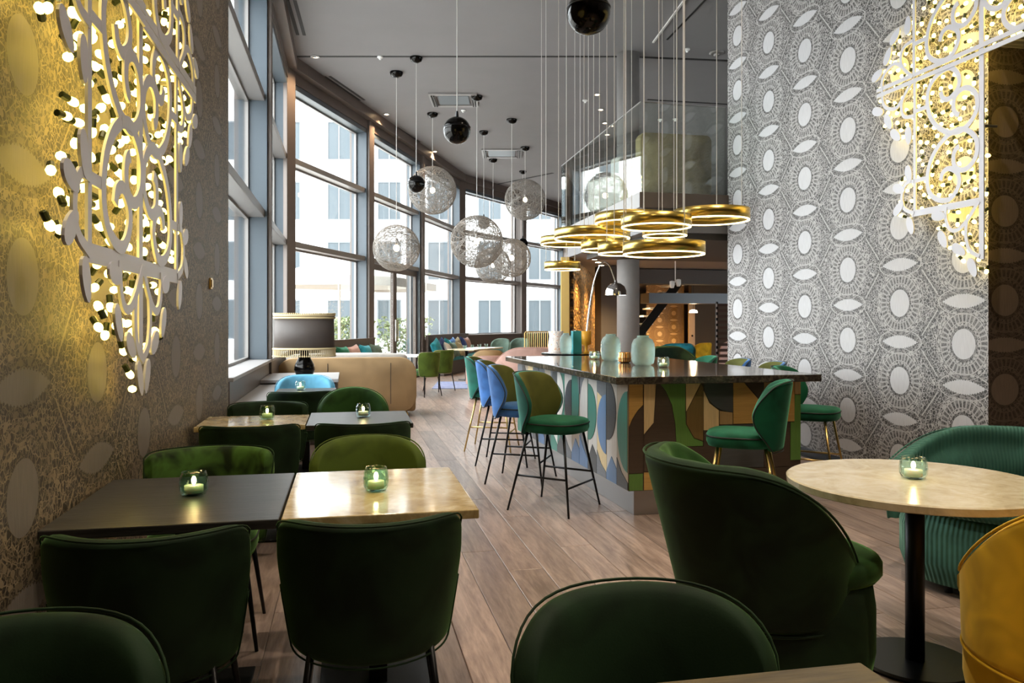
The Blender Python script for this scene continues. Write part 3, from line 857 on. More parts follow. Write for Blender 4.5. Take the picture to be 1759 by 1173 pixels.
# ================================================================ BAR
bar = thing('bar_island', 'bar island with dark stone top and inlaid geometric wood panels', 'bar', (0, 0, 0))
ct = [(1.851, 5.285), (3.455, 5.272), (3.36, 8.76), (1.752, 8.76)]
bo = [(1.975, 5.37), (3.335, 5.36), (3.25, 8.64), (1.875, 8.64)]
pl = [(2.03, 5.41), (3.28, 5.40), (3.19, 8.58), (1.93, 8.58)]
part('plinth', MB().prism(pl, 0, .184), 'steel', bar, bevel=.003)
part('body', MB().prism(bo, .184, .957), 'inlay_umber', bar)
part('counter_top', MB().prism(ct, .957, 1.01), 'granite', bar, bevel=.005)
fz0, fz1 = .186, .955
def face_inlay(A, B, poly, m, lift=.006, name='inlay'):
    """poly in (0..1 along A->B, 0..1 up); thin proud piece on the outer (right-hand) side"""
    A, B = Vector(A), Vector(B); d = B - A; n = Vector((d.y, -d.x)).normalized()
    vs = []
    for off in (0.0005, lift):
        for (x, z) in poly:
            p = A + d * x + n * off; vs.append((p.x, p.y, fz0 + (fz1 - fz0) * z))
    k = len(poly); mb = MB().add(vs, [tuple(range(k)), tuple(range(2 * k - 1, k - 1, -1))] + [(i, (i + 1) % k, k + (i + 1) % k, k + i) for i in range(k)])
    return part(name, mb, 'inlay_' + m, bar)
def cp(pts): return [((x - 148) / 1122, (968 - y) / 668) for x, y in pts]
def arc(cx, cy, r, a0, a1, n=10, ry=None):
    ry = ry or r; return [(cx + r * cos(rad(a0 + (a1 - a0) * i / n)), cy + ry * sin(rad(a0 + (a1 - a0) * i / n))) for i in range(n + 1)]
FA, FB = bo[0], bo[1]
for m, pts in (
    ('honey', [(150, 302), (236, 302), (236, 432), (200, 470), (168, 520), (150, 565)]),
    ('umber', [(236, 436), (236, 858), (150, 858), (150, 570), (168, 524), (200, 474)]),
    ('fern', [(150, 862), (236, 862), (236, 966), (150, 966)]),
    ('cream', [(244, 302), (318, 302), (303, 545), (244, 615)]),
    ('umber', [(322, 302), (342, 302), (380, 352), (418, 440), (438, 560), (446, 682), (446, 852), (244, 852), (244, 620), (307, 548)]),
    ('honey', [(244, 856), (400, 856), (400, 966), (244, 966)]),
    ('fern', [(346, 302), (505, 302), (505, 482), (508, 560), (560, 652), (618, 674), (618, 700), (450, 700), (442, 560), (421, 438), (383, 350)]),
    ('cream', [(510, 302), (604, 302), (512, 478)]),
    ('olive', [(608, 306), (620, 330), (620, 668), (562, 648), (514, 560), (514, 484)]),
    ('slate', [(626, 302), (814, 302)] + arc(815, 302, 189, 90, 180)[:-1]),
    ('cream', [(624, 352), (660, 430), (722, 478), (722, 602), (624, 602)]),
    ('tan', [(728, 482), (812, 494), (812, 568), (728, 568)]),
    ('umber', [(624, 606), (722, 606), (722, 850), (450, 850), (450, 704), (624, 704)]),
    ('honey', [(818, 302), (886, 302), (1018, 452), (1018, 566), (818, 566)]),
    ('umber', [(892, 302), (1018, 302), (1018, 446)]),
    ('slate', [(728, 572), (1018, 572), (1018, 850), (728, 850)]),
    ('tan', [(1022, 302), (1076, 302), (1076, 560), (1022, 560)]),
    ('honey', [(1080, 302), (1226, 302), (1226, 560), (1080, 560)]),
    ('umber', [(1022, 566), (1196, 566), (1196, 850), (1022, 850)]),
    ('cream', [(1230, 302), (1268, 302), (1268, 384), (1230, 384)]),
    ('fern', [(1200, 566), (1226, 566), (1230, 388), (1268, 388), (1268, 812), (1200, 812)]),
    ('olive', [(404, 856), (800, 856), (800, 966), (404, 966)]),
    ('umber', [(804, 856), (1268, 856), (1268, 966), (804, 966)])):
    face_inlay(FA, FB, cp(pts), m)
# long side: narrow boards, each with one or two curved inlays
random.seed(21)
LA, LB = bo[3], bo[0]
nb = 15
for i in range(nb):
    x0, x1 = i / nb + .0008, (i + 1) / nb - .0008; w = x1 - x0; ch = random.random()
    base = ['white', 'sand', 'cream', 'white', 'grey', 'sand', 'white', 'teal', 'white', 'sand', 'grey', 'white', 'cream', 'white', 'sand'][i]
    face_inlay(LA, LB, [(x0, 0), (x1, 0), (x1, 1), (x0, 1)], base, .004, 'board')
    cs = [['grey', 'teal'], ['slate', 'blue'], ['teal', 'grey'], ['blue', 'slate'], ['white', 'blue'], ['teal', 'slate'], ['slate', 'teal'], ['white', 'slate'], ['slate', 'grey'], ['teal', 'blue'],
          ['white', 'blue'], ['teal', 'slate'], ['blue', 'grey'], ['slate', 'blue'], ['teal', 'slate']][i]
    zc = random.choice((.62, .7, .55)); rr = random.choice((.30, .38))
    side = i % 2
    half = arc(0, 0, 1, -90, 90, 14)
    p1 = [((x0 + w * .02 + w * .93 * px) if side else (x1 - w * .02 - w * .93 * px), zc + rr * py) for px, py in half]
    face_inlay(LA, LB, p1, cs[0], .008)
    hz = random.uniform(.12, .22)
    p2 = [(x0, 0.005), (x1, .005), (x1, hz), (x0 + w * .5, hz + .10), (x0, hz * .6)] if side else [(x0, .005), (x1, .005), (x1, hz * .5), (x0 + w * .45, hz), (x0, hz + .12)]
    face_inlay(LA, LB, p2, cs[1], .008)
    if i % 3 == 0: face_inlay(LA, LB, [(x0, .86), (x1, .78), (x1, .995), (x0, .995)], 'grey', .0075)

# ---- things on the bar
def votive(loc, m='glass_green', r=.046, h=.088, label=''):
    t = thing('candle_glass', label, 'candle holder', loc)
    prof = [(r * .55, 0), (r * .82, .004), (r * .98, h * .22), (r * 1.02, h * .5), (r * .95, h * .82), (r * .84, h), (r * .78, h), (r * .87, h * .82), (r * .93, h * .5), (r * .88, h * .24), (r * .6, .010), (0, .010)]
    part('glass', MB().lathe([(0, 0)] + prof, 20, cap=False), m, t, True)
    c = part('candle', MB().lathe([(0, .011), (r * .66, .011), (r * .66, h * .42), (0, h * .40)], 14, cap=False), 'wax', t, True)
    part('flame', MB().sphere((0, 0, h * .42 + .018), .009, 8, 6, sc=(1, 1, 1.9)), 'flame', c, True)
    l = point((loc[0], loc[1], loc[2] + h + .02), .35, (1, .62, .24), .012, 'candle_light')
    return t
b = Z(1139.5, 631, 1.01); votive(b, 'glass_pale', .052, .090, 'pale candle glass on the bar, next to vase nearest the stone edge')
b = Z(1021, 617, 1.01); votive(b, 'glass_pale', .056, .085, 'pale candle glass on the bar, before the dark round tall table')
b = Z(333, 850, .75); votive(b, 'glass_green', .052, .088, 'green candle glass on the dark oak table by the wall')
b = Z(646, 843, .75); votive(b, 'glass_green', .048, .092, 'green candle glass on the golden marble table of the first row')
b = Z(459, 720, .75); votive(b, 'glass_green', .050, .092, 'green candle glass on the golden marble table of the second row')
b = Z(624, 716, .75); votive(b, 'glass_pale', .050, .092, 'pale candle glass on the dark table before the tan sofa')
b = Z(516, 670, .75); votive(b, 'glass_pale', .050, .088, 'pale candle glass on the small dark table by the blue chair')
b = Z(1569, 822, .75); votive(b, 'glass_pale', .054, .090, 'pale candle glass on the round marble table')
def vase(loc, r, h, label):
    t = thing('glass_vase', label, 'vase', loc)
    prof = [(0, 0), (r * .62, 0), (r * .86, h * .06), (r * .98, h * .22), (r, h * .5), (r * .96, h * .72), (r * .78, h * .88), (r * .5, h * .95), (r * .46, h)]
    part('body', MB().lathe(prof, 28, cap=False), 'glass_vase', t, True)
    part('rim', MB().tube([(r * .46 * cos(2 * pi * k / 20), r * .46 * sin(2 * pi * k / 20), h) for k in range(20)], r * .05, 6, True), 'glass_vase', t, True)
vase(Z(1049, 619, 1.01), .102, .262, 'pale aqua rippled glass vase on bar, between copper holder and tall black table')
vase(Z(1104.5, 627, 1.01), .108, .262, 'pale aqua rippled glass vase on bar, between copper holder and a candle glass')
c = Z(1073, 623, 1.01); t = thing('copper_candle_holder', 'ribbed copper candle holder between two glass vases', 'candle holder', c)
mb = MB(); N = 36; prof = [(.035, 0), (.055, .012), (.060, .05), (.054, .095), (.050, .10)]
for k in range(N):
    f = 1 + (.05 if k % 2 else -.03)
    for r_, z_ in prof: mb.v.append((r_ * f * cos(2 * pi * k / N), r_ * f * sin(2 * pi * k / N), z_))
L = len(prof)
mb.f = [(k * L + i, ((k + 1) % N) * L + i, ((k + 1) % N) * L + i + 1, k * L + i + 1) for k in range(N) for i in range(L - 1)]; mb.mi = [0] * len(mb.f)
part('cup', mb, 'copper_ribbed', t)
part('candle', MB().lathe([(0, .01), (.036, .01), (.036, .05), (0, .05)], 14, cap=False), 'wax', t, True)

# tall round table behind the bar with coloured glass
tp = D(988, 607, 9.75); hb = thing('high_table', 'tall round black table behind the far end of the bar', 'table', (tp.x, tp.y, 0))
part('table_top', MB().lathe([(.40, .985), (.42, 1.0), (.42, 1.015), (.40, 1.02)], 48), 'black_gloss', hb)
part('post', MB().lathe([(.04, .012), (.04, .985)], 16), 'black_metal', hb, True)
part('base_plate', MB().lathe([(.28, 0), (.28, .012)], 32), 'black_metal', hb)
def onto(px, dd, z): p = D(px, 607, dd); return (p.x, p.y, z)
vase(onto(972, 9.6, 1.02), .075, .24, 'small pale glass vase on the tall black table')
o = part('glass_block', MB().box((-.055, -.045, 0), (.055, .045, .27)).box((-.02, -.045, .27), (.02, .045, .275)), 'glass_blue', loc=onto(990, 9.7, 1.02), bevel=.012)
tag(o, 'teal blue square glass vase on the tall black table', 'vase')
o = part('glass_block', MB().lathe([(0, 0), (.04, 0), (.02, .03), (.02, .09), (.06, .11), (.06, .27), (.05, .27), (.05, .12), (0, .12)], 20, cap=False), 'glass_amber', loc=onto(1007, 9.65, 1.02), smooth=True)
tag(o, 'amber glass goblet lamp on the tall black table', 'goblet')

# ================================================================ LIGHT ORNAMENTS
def crom(pts, n=6):
    P = [Vector(p) for p in pts]; P = [P[0] * 2 - P[1]] + P + [P[-1] * 2 - P[-2]]; out = []
    for i in range(1, len(P) - 2):
        a, b, c_, d = P[i - 1:i + 3]
        for k in range(n):
            t = k / n; out.append(.5 * ((2 * b) + (c_ - a) * t + (2 * a - 5 * b + 4 * c_ - d) * t * t + (3 * b - a - 3 * c_ + d) * t ** 3))
    out.append(P[-2]); return out
def ribbon2d(pts, w, dep):
    n = len(pts); L, R = [], []
    for i, p in enumerate(pts):
        t = (pts[min(i + 1, n - 1)] - pts[max(i - 1, 0)]).normalized(); nn = Vector((-t.y, t.x))
        ww = w if not callable(w) else w(i / (n - 1))
        L.append(p + nn * ww / 2); R.append(p - nn * ww / 2)
    return L, R
def px2(x, y, crop):                                   # crop pixels of the right ornament -> (u,v) metres from spine / lower bar
    px, py = 1480 + x * .2216, (0 if crop == 2 else 240) + y * .2216
    s, z = WL(px, py, RW - .12); return (s - 4.955, z - 2.29)
SCROLL = [px2(*p, 2) for p in ((622, 712), (640, 762), (690, 765), (752, 690), (768, 610), (735, 545), (680, 528), (600, 580), (538, 670), (518, 780), (540, 900), (600, 985), (680, 1030), (770, 1020), (850, 950), (902, 850), (900, 740), (850, 685), (790, 690), (735, 750), (722, 830), (740, 880), (768, 888))]
def flipv(ps, about): return [(u, 2 * about - v) for u, v in ps]
STEM_A = [(.70, .80), (.80, .815), (.845, .87), (.835, .97), (.71, 1.10)]
STEM_B = [(.835, .975), (.92, .92), (1.03, .95), (1.085, 1.02), (1.09, 1.11)]
STEM_C = [(.70, .265), (.79, .26), (.845, .17), (.82, .06), (.70, 0)]
STEM_D = [(.35, 0), (.35, -.08), (.31, -.17), (.23, -.19), (.135, -.13), (.02, 0)]
STEM_E = [(.135, -.13), (.145, -.24), (.11, -.35), (.015, -.41)]
LEAVES = [(1.16, .955, 20), (1.02, .84, 60), (.93, .70, 40), (.765, .665, 85), (.89, .235, 20), (.765, .345, 80), (.89, .06, -40), (.745, -.085, 70),
          (.435, -.055, 10), (.385, -.235, 60), (.225, -.335, 30), (.085, -.475, 65)]
def ornament(name, label, X, face, s0, z0, kv, halves, cat='light sculpture', vmax=2.0, wk=1.0, md=.0038):
    """X plane of the frame; face=+1 frame looks to +x; halves: list of (sign, vmin)"""
    t = thing(name, label, cat, (X, s0, z0)); dep = .010
    lay = [0.0]
    def P3d(p, off): return (face * (off + lay[0]), p[0], p[1] * kv)
    def extr(L, R, nm, m='ivory_frame'):
        n = len(L); vs = [P3d(p, dep) for p in L] + [P3d(p, dep) for p in R] + [P3d(p, 0) for p in L] + [P3d(p, 0) for p in R]
        fs = []
        for i in range(n - 1):
            fs += [(i, i + 1, n + i + 1, n + i), (2 * n + i + 1, 2 * n + i, 3 * n + i, 3 * n + i + 1), (i + 1, i, 2 * n + i, 2 * n + i + 1), (n + i, n + i + 1, 3 * n + i + 1, 3 * n + i)]
        fs += [(0, n, 3 * n, 2 * n), (n - 1, 2 * n - 1 + 0, 4 * n - 1, 3 * n - 1)]
        return part(nm, MB().add(vs, fs), m, t)
    def strip(pts, w, nm, smooth=True, n=5):
        w = w * wk; lay[0] += .00035
        pp = crom(pts, n) if smooth else [Vector(p) for p in pts]
        L, R = ribbon2d(pp, w, dep); return extr(L, R, nm)
    def leaf(u, v, ang, sg):
        a = rad(ang); n = 14; vs = []; lay[0] += .0002
        for off in (dep, 0):
            for k in range(n):
                th = 2 * pi * k / n; x, y = .078 * cos(th) * (1 - .15 * cos(th)), .040 * sin(th)
                p = (sg * (u + x * cos(a) - y * sin(a)), v + (x * sin(a) + y * cos(a)) / kv); vs.append(P3d(p, off))
        part('leaf', MB().add(vs, [tuple(range(n)), tuple(range(2 * n - 1, n - 1, -1))] + [(i, (i + 1) % n, n + (i + 1) % n, n + i) for i in range(n)]), 'ivory_frame', t)
    both = len(halves) == 2 and all(h[1] < 0 for h in halves)
    strip([(0, -.43), (0, vmax)], .045, 'spine', False)
    for sg, vm in halves:
        mir = lambda ps: [(sg * u, v) for u, v in ps]
        if vm < 0:
            strip(mir([(0, 0), (.73, 0)]), .052, 'crossbar', False)
            strip(mir([(.695, -.02), (.695, 1.11)]), .030, 'upright', False)
            strip(mir([(.53, .265), (.695, .265)]), .034, 'bracket', False); strip(mir([(.54, .835), (.695, .835)]), .034, 'bracket', False)
            for q_ in (SCROLL, flipv(SCROLL, .565)): strip(mir(q_[:13]), .040, 'scroll'); strip(mir(q_[12:]), .040, 'scroll')
            for q_ in (STEM_A, STEM_B, STEM_C, STEM_D, STEM_E): strip(mir(q_), .030, 'stem')
            for u, v, a in LEAVES: leaf(u, v, a, sg)
        strip(mir([(0, 1.085), (1.16 if vm < 0 else .9, 1.085)]), .034, 'crossbar', False); strip(mir([(0, 1.135), (1.16 if vm < 0 else .9, 1.135)]), .034, 'crossbar', False)
        strip(mir([(.695, 1.13), (.695, vmax)]), .030, 'upright', False)
        strip(mir([(.54, 1.385), (.695, 1.385)]), .034, 'bracket', False)
        q_ = flipv(SCROLL, 1.11); strip(mir(q_[:13]), .040, 'scroll'); strip(mir(q_[12:]), .040, 'scroll')
        if vm < 0:
            for q_ in (STEM_A, STEM_B): strip(mir(flipv(q_, 1.11)), .030, 'stem')
            for u, v, a in LEAVES[:4]: leaf(u, 2.22 - v, -a, sg)
    # bulbs
    polys = [[(0, 0), (.74, 0), (.90, -.05), (.93, .3), (.72, .36), (.72, .62), (1.05, .72), (1.2, .95), (1.2, 1.25), (1.0, 1.5), (.74, 1.6), (.74, 1.75), (0, 1.75)], [(0, .02), (.62, .02), (.45, -.22), (.28, -.38), (.12, -.56), (0, -.56)]]
    def inside(p):
        for poly in polys:
            c_ = False; j = len(poly) - 1
            for i in range(len(poly)):
                a, b = poly[i], poly[j]
                if (a[1] > p[1]) != (b[1] > p[1]) and p[0] < (b[0] - a[0]) * (p[1] - a[1]) / (b[1] - a[1]) + a[0]: c_ = not c_
                j = i
            if c_: return True
        return False
    pts = []
    for _ in range(30000):
        u, v = random.uniform(-1.25, 1.25), random.uniform(-.6, 1.75)
        ok = any((u * sg >= 0) and v > vm for sg, vm in halves)
        if not ok or not inside((abs(u), v)): continue
        if all((u - a) ** 2 + ((v - b) * kv) ** 2 > md for a, b in pts): pts.append((u, v))
        if len(pts) >= 298: break
    for u, v in pts:
        a = random.uniform(0, 2 * pi); tilt = random.uniform(-.5, .9)
        o = bpy.data.objects.new('bulb', BULB); link(o, t)
        o.location = (-face * random.uniform(.015, .055), u, v * kv)
        dirv = Vector((face * tilt, cos(a), sin(a) - .3)).normalized()
        o.rotation_euler = dirv.to_track_quat('Z', 'Y').to_euler()
        s_ = bpy.data.objects.new('socket', SOCK); link(s_, o)
    # carrier rods to the wall
    for u, v in ((0, .55), (.6, 1.0)) + (((-.6, 1.0),) if len(halves) == 2 and halves[1][1] < 0 else ()):
        part('wall_bracket', MB().tube([(0, u, v * kv), (-face * .12, u, v * kv)], .012, 8), 'steel', t)
    return t
BULB = MB().sphere((0, 0, 0), .0155, 8, 6, sc=(1, 1, 1.35)).mesh('bulb', 'bulb_glow', True)
SOCK = MB().lathe([(.009, -.048), (.012, -.046), (.012, -.018), (.010, -.014)], 8).mesh('socket', 'socket_green')
random.seed(5)
ornament('light_ornament', 'white scrollwork ornament full of small yellow bulbs on warm-lit wallpaper', LW + .12, 1, 3.48, 1.625, .93, [(1, -1), (-1, -1)], wk=1.35)
ornament('light_ornament', 'white scrollwork ornament full of small yellow bulbs on grey wallpaper', RW - .12, -1, 4.955, 2.29, 1.0, [(1, -1), (-1, 1.12)], md=.0058)

# ================================================================ PENDANTS
def to_ceiling(t, z, top=CEIL, r=.004, m='cable_white', x=0, y=0):
    return part('cable', MB().tube([(x, y, z), (x, y, top - .03)], r, 5), m, t)
def canopy(t, top=CEIL, r=.10, m='black_gloss'):
    part('canopy', MB().lathe([(r * .98, top), (r, top - .02), (r * .8, top - .07), (r * .4, top - .095), (0, top - .10)], 20, cap=False), m, t, True)
# wire globe mesh (unit diameter 1)
random.seed(12)
wm = MB()
for k in range(140):
    n = Vector((random.gauss(0, 1), random.gauss(0, 1), random.gauss(0, 1))).normalized()
    off = random.uniform(-.46, .46); rr = sqrt(max(.0, .25 - off * off)); a = n.orthogonal().normalized(); b = n.cross(a)
    ph = random.uniform(0, 6.28); wob = random.uniform(-.05, .05)
    pts = []
    for i in range(30):
        w = 2 * pi * i / 30; p = a * (rr * cos(w)) + b * (rr * sin(w)) + n * (off + wob * sin(3 * w + ph)); pts.append(p.normalized() * .5)
    wm.tube(pts, .0034, 3, True)
WIRE = wm.mesh('wire_shell', 'thread')
def globe(px, py, d, rpx, label):
    p = D(px, py, d); dia = 2 * rpx * d / FPX
    t = thing('wire_globe_pendant', label, 'pendant lamp', p, 0, 'wire globe pendants')
    o = part('wire_shell', WIRE, None, t); o.scale = (dia, dia, dia); o.rotation_euler = (random.random() * 3, random.random() * 3, random.random() * 3)
    part('bulb', MB().sphere((0, 0, 0), .055, 12, 8, sc=(1, 1, 1.15)), 'lamp_glow', t, True)
    part('socket', MB().lathe([(.03, .05), (.03, .16), (.008, .17)], 10), 'steel', t, True)
    to_ceiling(t, .16, CEIL - p.z, .006); canopy(t, CEIL - p.z, .12)
    point(p, 7, (1, .78, .5), .05, 'globe_light')
globe(743, 327, 17.0, 41, 'large wire mesh globe pendant behind the small black ball, by the window pier')
globe(681, 426, 14.2, 40, 'wire mesh globe pendant hanging lowest over the glass door')
globe(819, 415, 15.7, 45, 'largest wire mesh globe pendant overlapping two lower globes')
globe(902, 343, 20.3, 35, 'wire mesh globe pendant high beside the upper-floor glass')
globe(879, 443, 17.5, 33, 'wire mesh globe pendant on the bar side of the largest globe')
globe(847, 456, 21.8, 31, 'wire mesh globe pendant hanging behind and below the largest globe')
def ball(px, py, d, rpx, label):
    p = D(px, py, d); r = rpx * d / FPX
    t = thing('black_ball_pendant', label, 'pendant lamp', p, 0, 'black ball pendants')
    part('ball', MB().sphere((0, 0, 0), r, 32, 20), 'black_gloss', t, True)
    part('seam_ring', MB().tube([(r * .985 * cos(2 * pi * k / 32), r * .985 * sin(2 * pi * k / 32), r * .22) for k in range(32)], r * .035, 6, True), 'black_metal', t, True)
    part('stem', MB().lathe([(.02, r * .97), (.012, r + .06)], 10), 'black_metal', t)
    to_ceiling(t, r, CEIL - p.z, .005); canopy(t, CEIL - p.z, .11)
ball(1011, 22, 5.4, 37.5, 'big glossy black ball pendant above the bar')
ball(785, 224, 8.5, 23.5, 'glossy black ball pendant between bar and windows')
ball(715, 316, 13.4, 15, 'small glossy black ball pendant before a large wire globe')
ball(831, 383, 18.6, 10.5, 'tiny glossy black ball pendant at the top of the largest wire globe')
ball(898, 418, 23.5, 9, 'tiny glossy black ball pendant above the bar-side wire globe')
# empty canopies on the ceiling
for px, py in ((876, 205), (820, 163)):
    pass
def ring(px, py, d, wpx, label, h=.085):
    p = D(px, py, d); R = wpx / 2 * d / FPX
    t = thing('ring_pendant', label, 'pendant lamp', p, 0, 'brass ring pendants')
    part('ring_band', MB().add(*ringgeo(R, R - .018, 0.004, h)), 'brass', t, True)
    part('led_strip', MB().add(*ringgeo(R - .003, R - .015, -.005, .004)), 'led_warm', t)
    for k in range(3):
        a = 2 * pi * k / 3 + px; to_ceiling(t, h, CEIL - p.z, .0028, 'cable_white', (R - .009) * cos(a), (R - .009) * sin(a))
    return t
def ringgeo(R, r, z0, z1, n=64):
    vs = []; fs = []
    for k in range(n):
        c_, s_ = cos(2 * pi * k / n), sin(2 * pi * k / n)
        vs += [(R * c_, R * s_, z0), (R * c_, R * s_, z1), (r * c_, r * s_, z1), (r * c_, r * s_, z0)]
    for k in range(n):
        a, b = 4 * k, 4 * ((k + 1) % n)
        for i in range(4): fs.append((a + i, b + i, b + (i + 1) % 4, a + (i + 1) % 4))
    return vs, fs
for px, py, d, w, lab in ((1222, 379, 6.2, 128, 'brass ring pendant nearest the grey wallpaper, highest of the cluster'),
                          (1127, 390, 5.9, 120, 'brass ring pendant in front of a wider ring at the top of cluster'),
                          (1084, 384, 7.0, 124, 'brass ring pendant half hidden behind another high ring'),
                          (1142, 405, 7.0, 76, 'small brass ring pendant between the high and the low ring'),
                          (1017, 410, 7.2, 130, 'wide brass ring pendant on the window side of the cluster'),
                          (979, 420, 8.9, 101, 'brass ring pendant outermost on the window side below the wide ring'),
                          (1040, 430, 7.0, 84, 'brass ring pendant behind a small low ring'),
                          (1068, 436, 6.4, 82, 'small low brass ring pendant beside the lowest wide ring'),
                          (1140, 437, 5.7, 140, 'widest low brass ring pendant over the bar corner'),
                          (966, 463, 8.8, 62, 'smallest brass ring pendant hanging lowest over the far end')):
    ring(px, py, d, w, lab)

# ---- arc lamp
d = 11.2
al = thing('arc_floor_lamp', 'chrome arc floor lamp with dome shade behind the bar', 'floor lamp', (0, 0, 0))
cur = crom([tuple(D(*p, d)) for p in ((1004, 690), (1006, 600), (1011, 540), (1019, 490), (1028, 462), (1036, 450), (1046, 455), (1053, 472), (1057, 484))], 5)
bz = D(1004, 690, d)
part('stem', MB().tube([(bz.x, bz.y, .1)] + cur, .011, 8), 'chrome', al, True)
part('base', MB().box((bz.x - .17, bz.y - .12, 0), (bz.x + .17, bz.y + .12, .16)), 'white_paint', al, bevel=.01)
dp = D(1058, 507, d); R = 18.5 * d / FPX
part('shade', MB().lathe([(R, 0), (R * .97, R * .42), (R * .80, R * .82), (R * .45, R * 1.08), (.02, R * 1.16), (.02, R * 1.35), (0, R * 1.36)], 28, tuple(dp), cap=False), 'chrome', al, True)
part('diffuser', MB().lathe([(0, .0), (R * .94, .0), (R * .94, .012), (0, .012)], 24, (dp.x, dp.y, dp.z + .01), cap=False), 'shade_glow', al)

# ---- fringed table lamp
lp = D(523, 646, 9.46); lp.z = .75
tl = thing('table_lamp', 'table lamp with oval dark drum shade and beaded gold fringe', 'table lamp', lp)
part('base', MB().lathe([(0, 0), (.085, 0), (.105, .03), (.122, .08), (.112, .14), (.075, .21), (.058, .27), (.05, .40)], 24, cap=False), 'black_gloss', tl, True)
sh = MB(); N = 48
for k in range(N):
    a = 2 * pi * k / N
    for r, z in ((.355, .33), (.345, .72)): sh.v.append((r * cos(a), r * .62 * sin(a), z))
for k in range(N): sh.f.append((2 * k, 2 * ((k + 1) % N), 2 * ((k + 1) % N) + 1, 2 * k + 1)); sh.mi.append(0)
so = part('shade', sh, 'shade_brown', tl, True); so.modifiers.new('solid', 'SOLIDIFY').thickness = .006
for z, r in ((.73, .352), (.70, .352), (.33, .36)):
    part('trim_band', MB().tube([(r * cos(2 * pi * k / N), r * .62 * sin(2 * pi * k / N), z) for k in range(N)], .014, 6, True), 'fringe_gold', tl, True)
fr = MB()
for k in range(90):
    a = 2 * pi * k / 90; x_, y_ = .362 * cos(a), .362 * .62 * sin(a)
    fr.tube([(x_, y_, .33), (x_, y_, .25)], .004, 4); fr.sphere((x_, y_, .243), .011, 6, 5)
fo = part('fringe', fr, 'fringe_gold', tl); fo['kind'] = 'stuff'
fr = MB()
for k in range(90):
    a = 2 * pi * k / 90; fr.sphere((.358 * cos(a), .358 * .62 * sin(a), .748), .010, 6, 5)
part('top_beads', fr, 'fringe_gold', tl)['kind'] = 'stuff'

# ================================================================ CEILING FIXTURES
def cassette(px, py, w, label, rot=-YAW):
    p = Z(px, py, CEIL); t = thing('ceiling_cassette', label, 'air conditioner', (p.x, p.y, CEIL), rot)
    part('frame', MB().add(*frame_geo(w / 2, w / 2 - .12)), 'frame_grey', t, bevel=.004)
    part('grille', MB().box((-w / 2 + .17, -w / 2 + .17, -.02), (w / 2 - .17, w / 2 - .17, 0)), 'frame_blue', t)
    for sx in (-1, 1):
        for k in (0, 1): part('louvre', MB().box((sx * (w / 2 - .10 + k * .05) - .012, -w / 2 + .1, -.05), (sx * (w / 2 - .10 + k * .05) + .012, w / 2 - .1, -.02)), 'black_slot', t)
def frame_geo(a, b, z0=-.03, z1=0):
    o = [(-a, -a), (a, -a), (a, a), (-a, a)]; i = [(-b, -b), (b, -b), (b, b), (-b, b)]
    vs = [(x, y, z) for z in (z0, z1) for x, y in o] + [(x, y, z) for z in (z0, z1) for x, y in i]
    fs = []
    for k in range(4):
        j = (k + 1) % 4; fs += [(k, j, 4 + j, 4 + k), (8 + j, 8 + k, 12 + k, 12 + j), (k, 8 + k, 8 + j, j), (4 + k, 4 + j, 12 + j, 12 + k)]
    return vs, fs
cassette(780, 171, .95, 'square ceiling air unit above the hanging black ball')
cassette(862, 263, 1.05, 'square ceiling air unit farther away near the second ceiling joint')
def downlight(px, py, z, label, power=0, col=(1, .70, .42), ang=120):
    p = Z(px, py, z); t = thing('downlight', label, 'downlight', (p.x, p.y, z), 0, 'recessed downlights')
    part('trim_ring', MB().add(*ringgeo(.075, .045, -.012, 0, 24)), 'steel', t)
    part('lens', MB().lathe([(0, -.004), (.045, -.004), (.045, 0), (0, 0)], 16, cap=False), 'spot_glow', t)
    if power: spot((p.x, p.y, z - .02), power, col, ang)
for k, (px, py) in enumerate(((541, 97), (664, 196), (747, 260), (806, 304))):
    downlight(px, py, CEIL, ['round warm downlight on ceiling at the first window pier', 'round warm downlight on ceiling at second window pier', 'round warm downlight on ceiling at third window pier', 'round warm downlight on ceiling at the pier beyond the globes'][k], 260)
downlight(1026, 162, CEIL, 'round warm downlight over the glass balustrade, nearer to the bar', 120); downlight(1032, 188, CEIL, 'round warm downlight over the glass balustrade, second of a pair', 120)
for px, py in ((1039, 211), (1050, 216), (1043, 231)): downlight(px, py, CEIL, 'small warm downlight deep above the upper floor', 0)
for i in range(6):
    f = i / 5; px, py = 1022 + 27 * f, 454 + 24 * f
    d_ = FPX * (2.43 - EYE) / (CY - py); p = D(px, py, d_)
    t = thing('downlight', 'tiny downlight in row along the golden wall', 'downlight', (p.x, p.y, 2.44 if p.y < 12.6 else 2.52), 0, 'downlights along the golden wall')
    part('lens', MB().lathe([(0, -.006), (.05, -.006), (.05, 0), (0, 0)], 12, cap=False), 'spot_glow', t)
for (px, py, d_) in ((1045, 0, 14.2), (1058, 0, 16.5), (1062, 0, 19), (1070, 0, 22)):  # carries the lens row's light; spots added and shifted to brighten the wall
    q_ = room((px - CX) / FPX * d_, d_); spot((q_.x - .05, q_.y, 2.42), 420, (1, .66, .32), 130)
def detector(px, py, label, r=.05, m='white_paint', z=CEIL):
    p = Z(px, py, z); t = thing('smoke_detector', label, 'smoke detector', (p.x, p.y, z))
    part('base', MB().lathe([(r, 0), (r, -.02), (r * .7, -.03)], 16), m, t, True); part('sensor', MB().lathe([(r * .4, -.03), (r * .4, -.055), (0, -.06)], 12, cap=False), m, t, True)
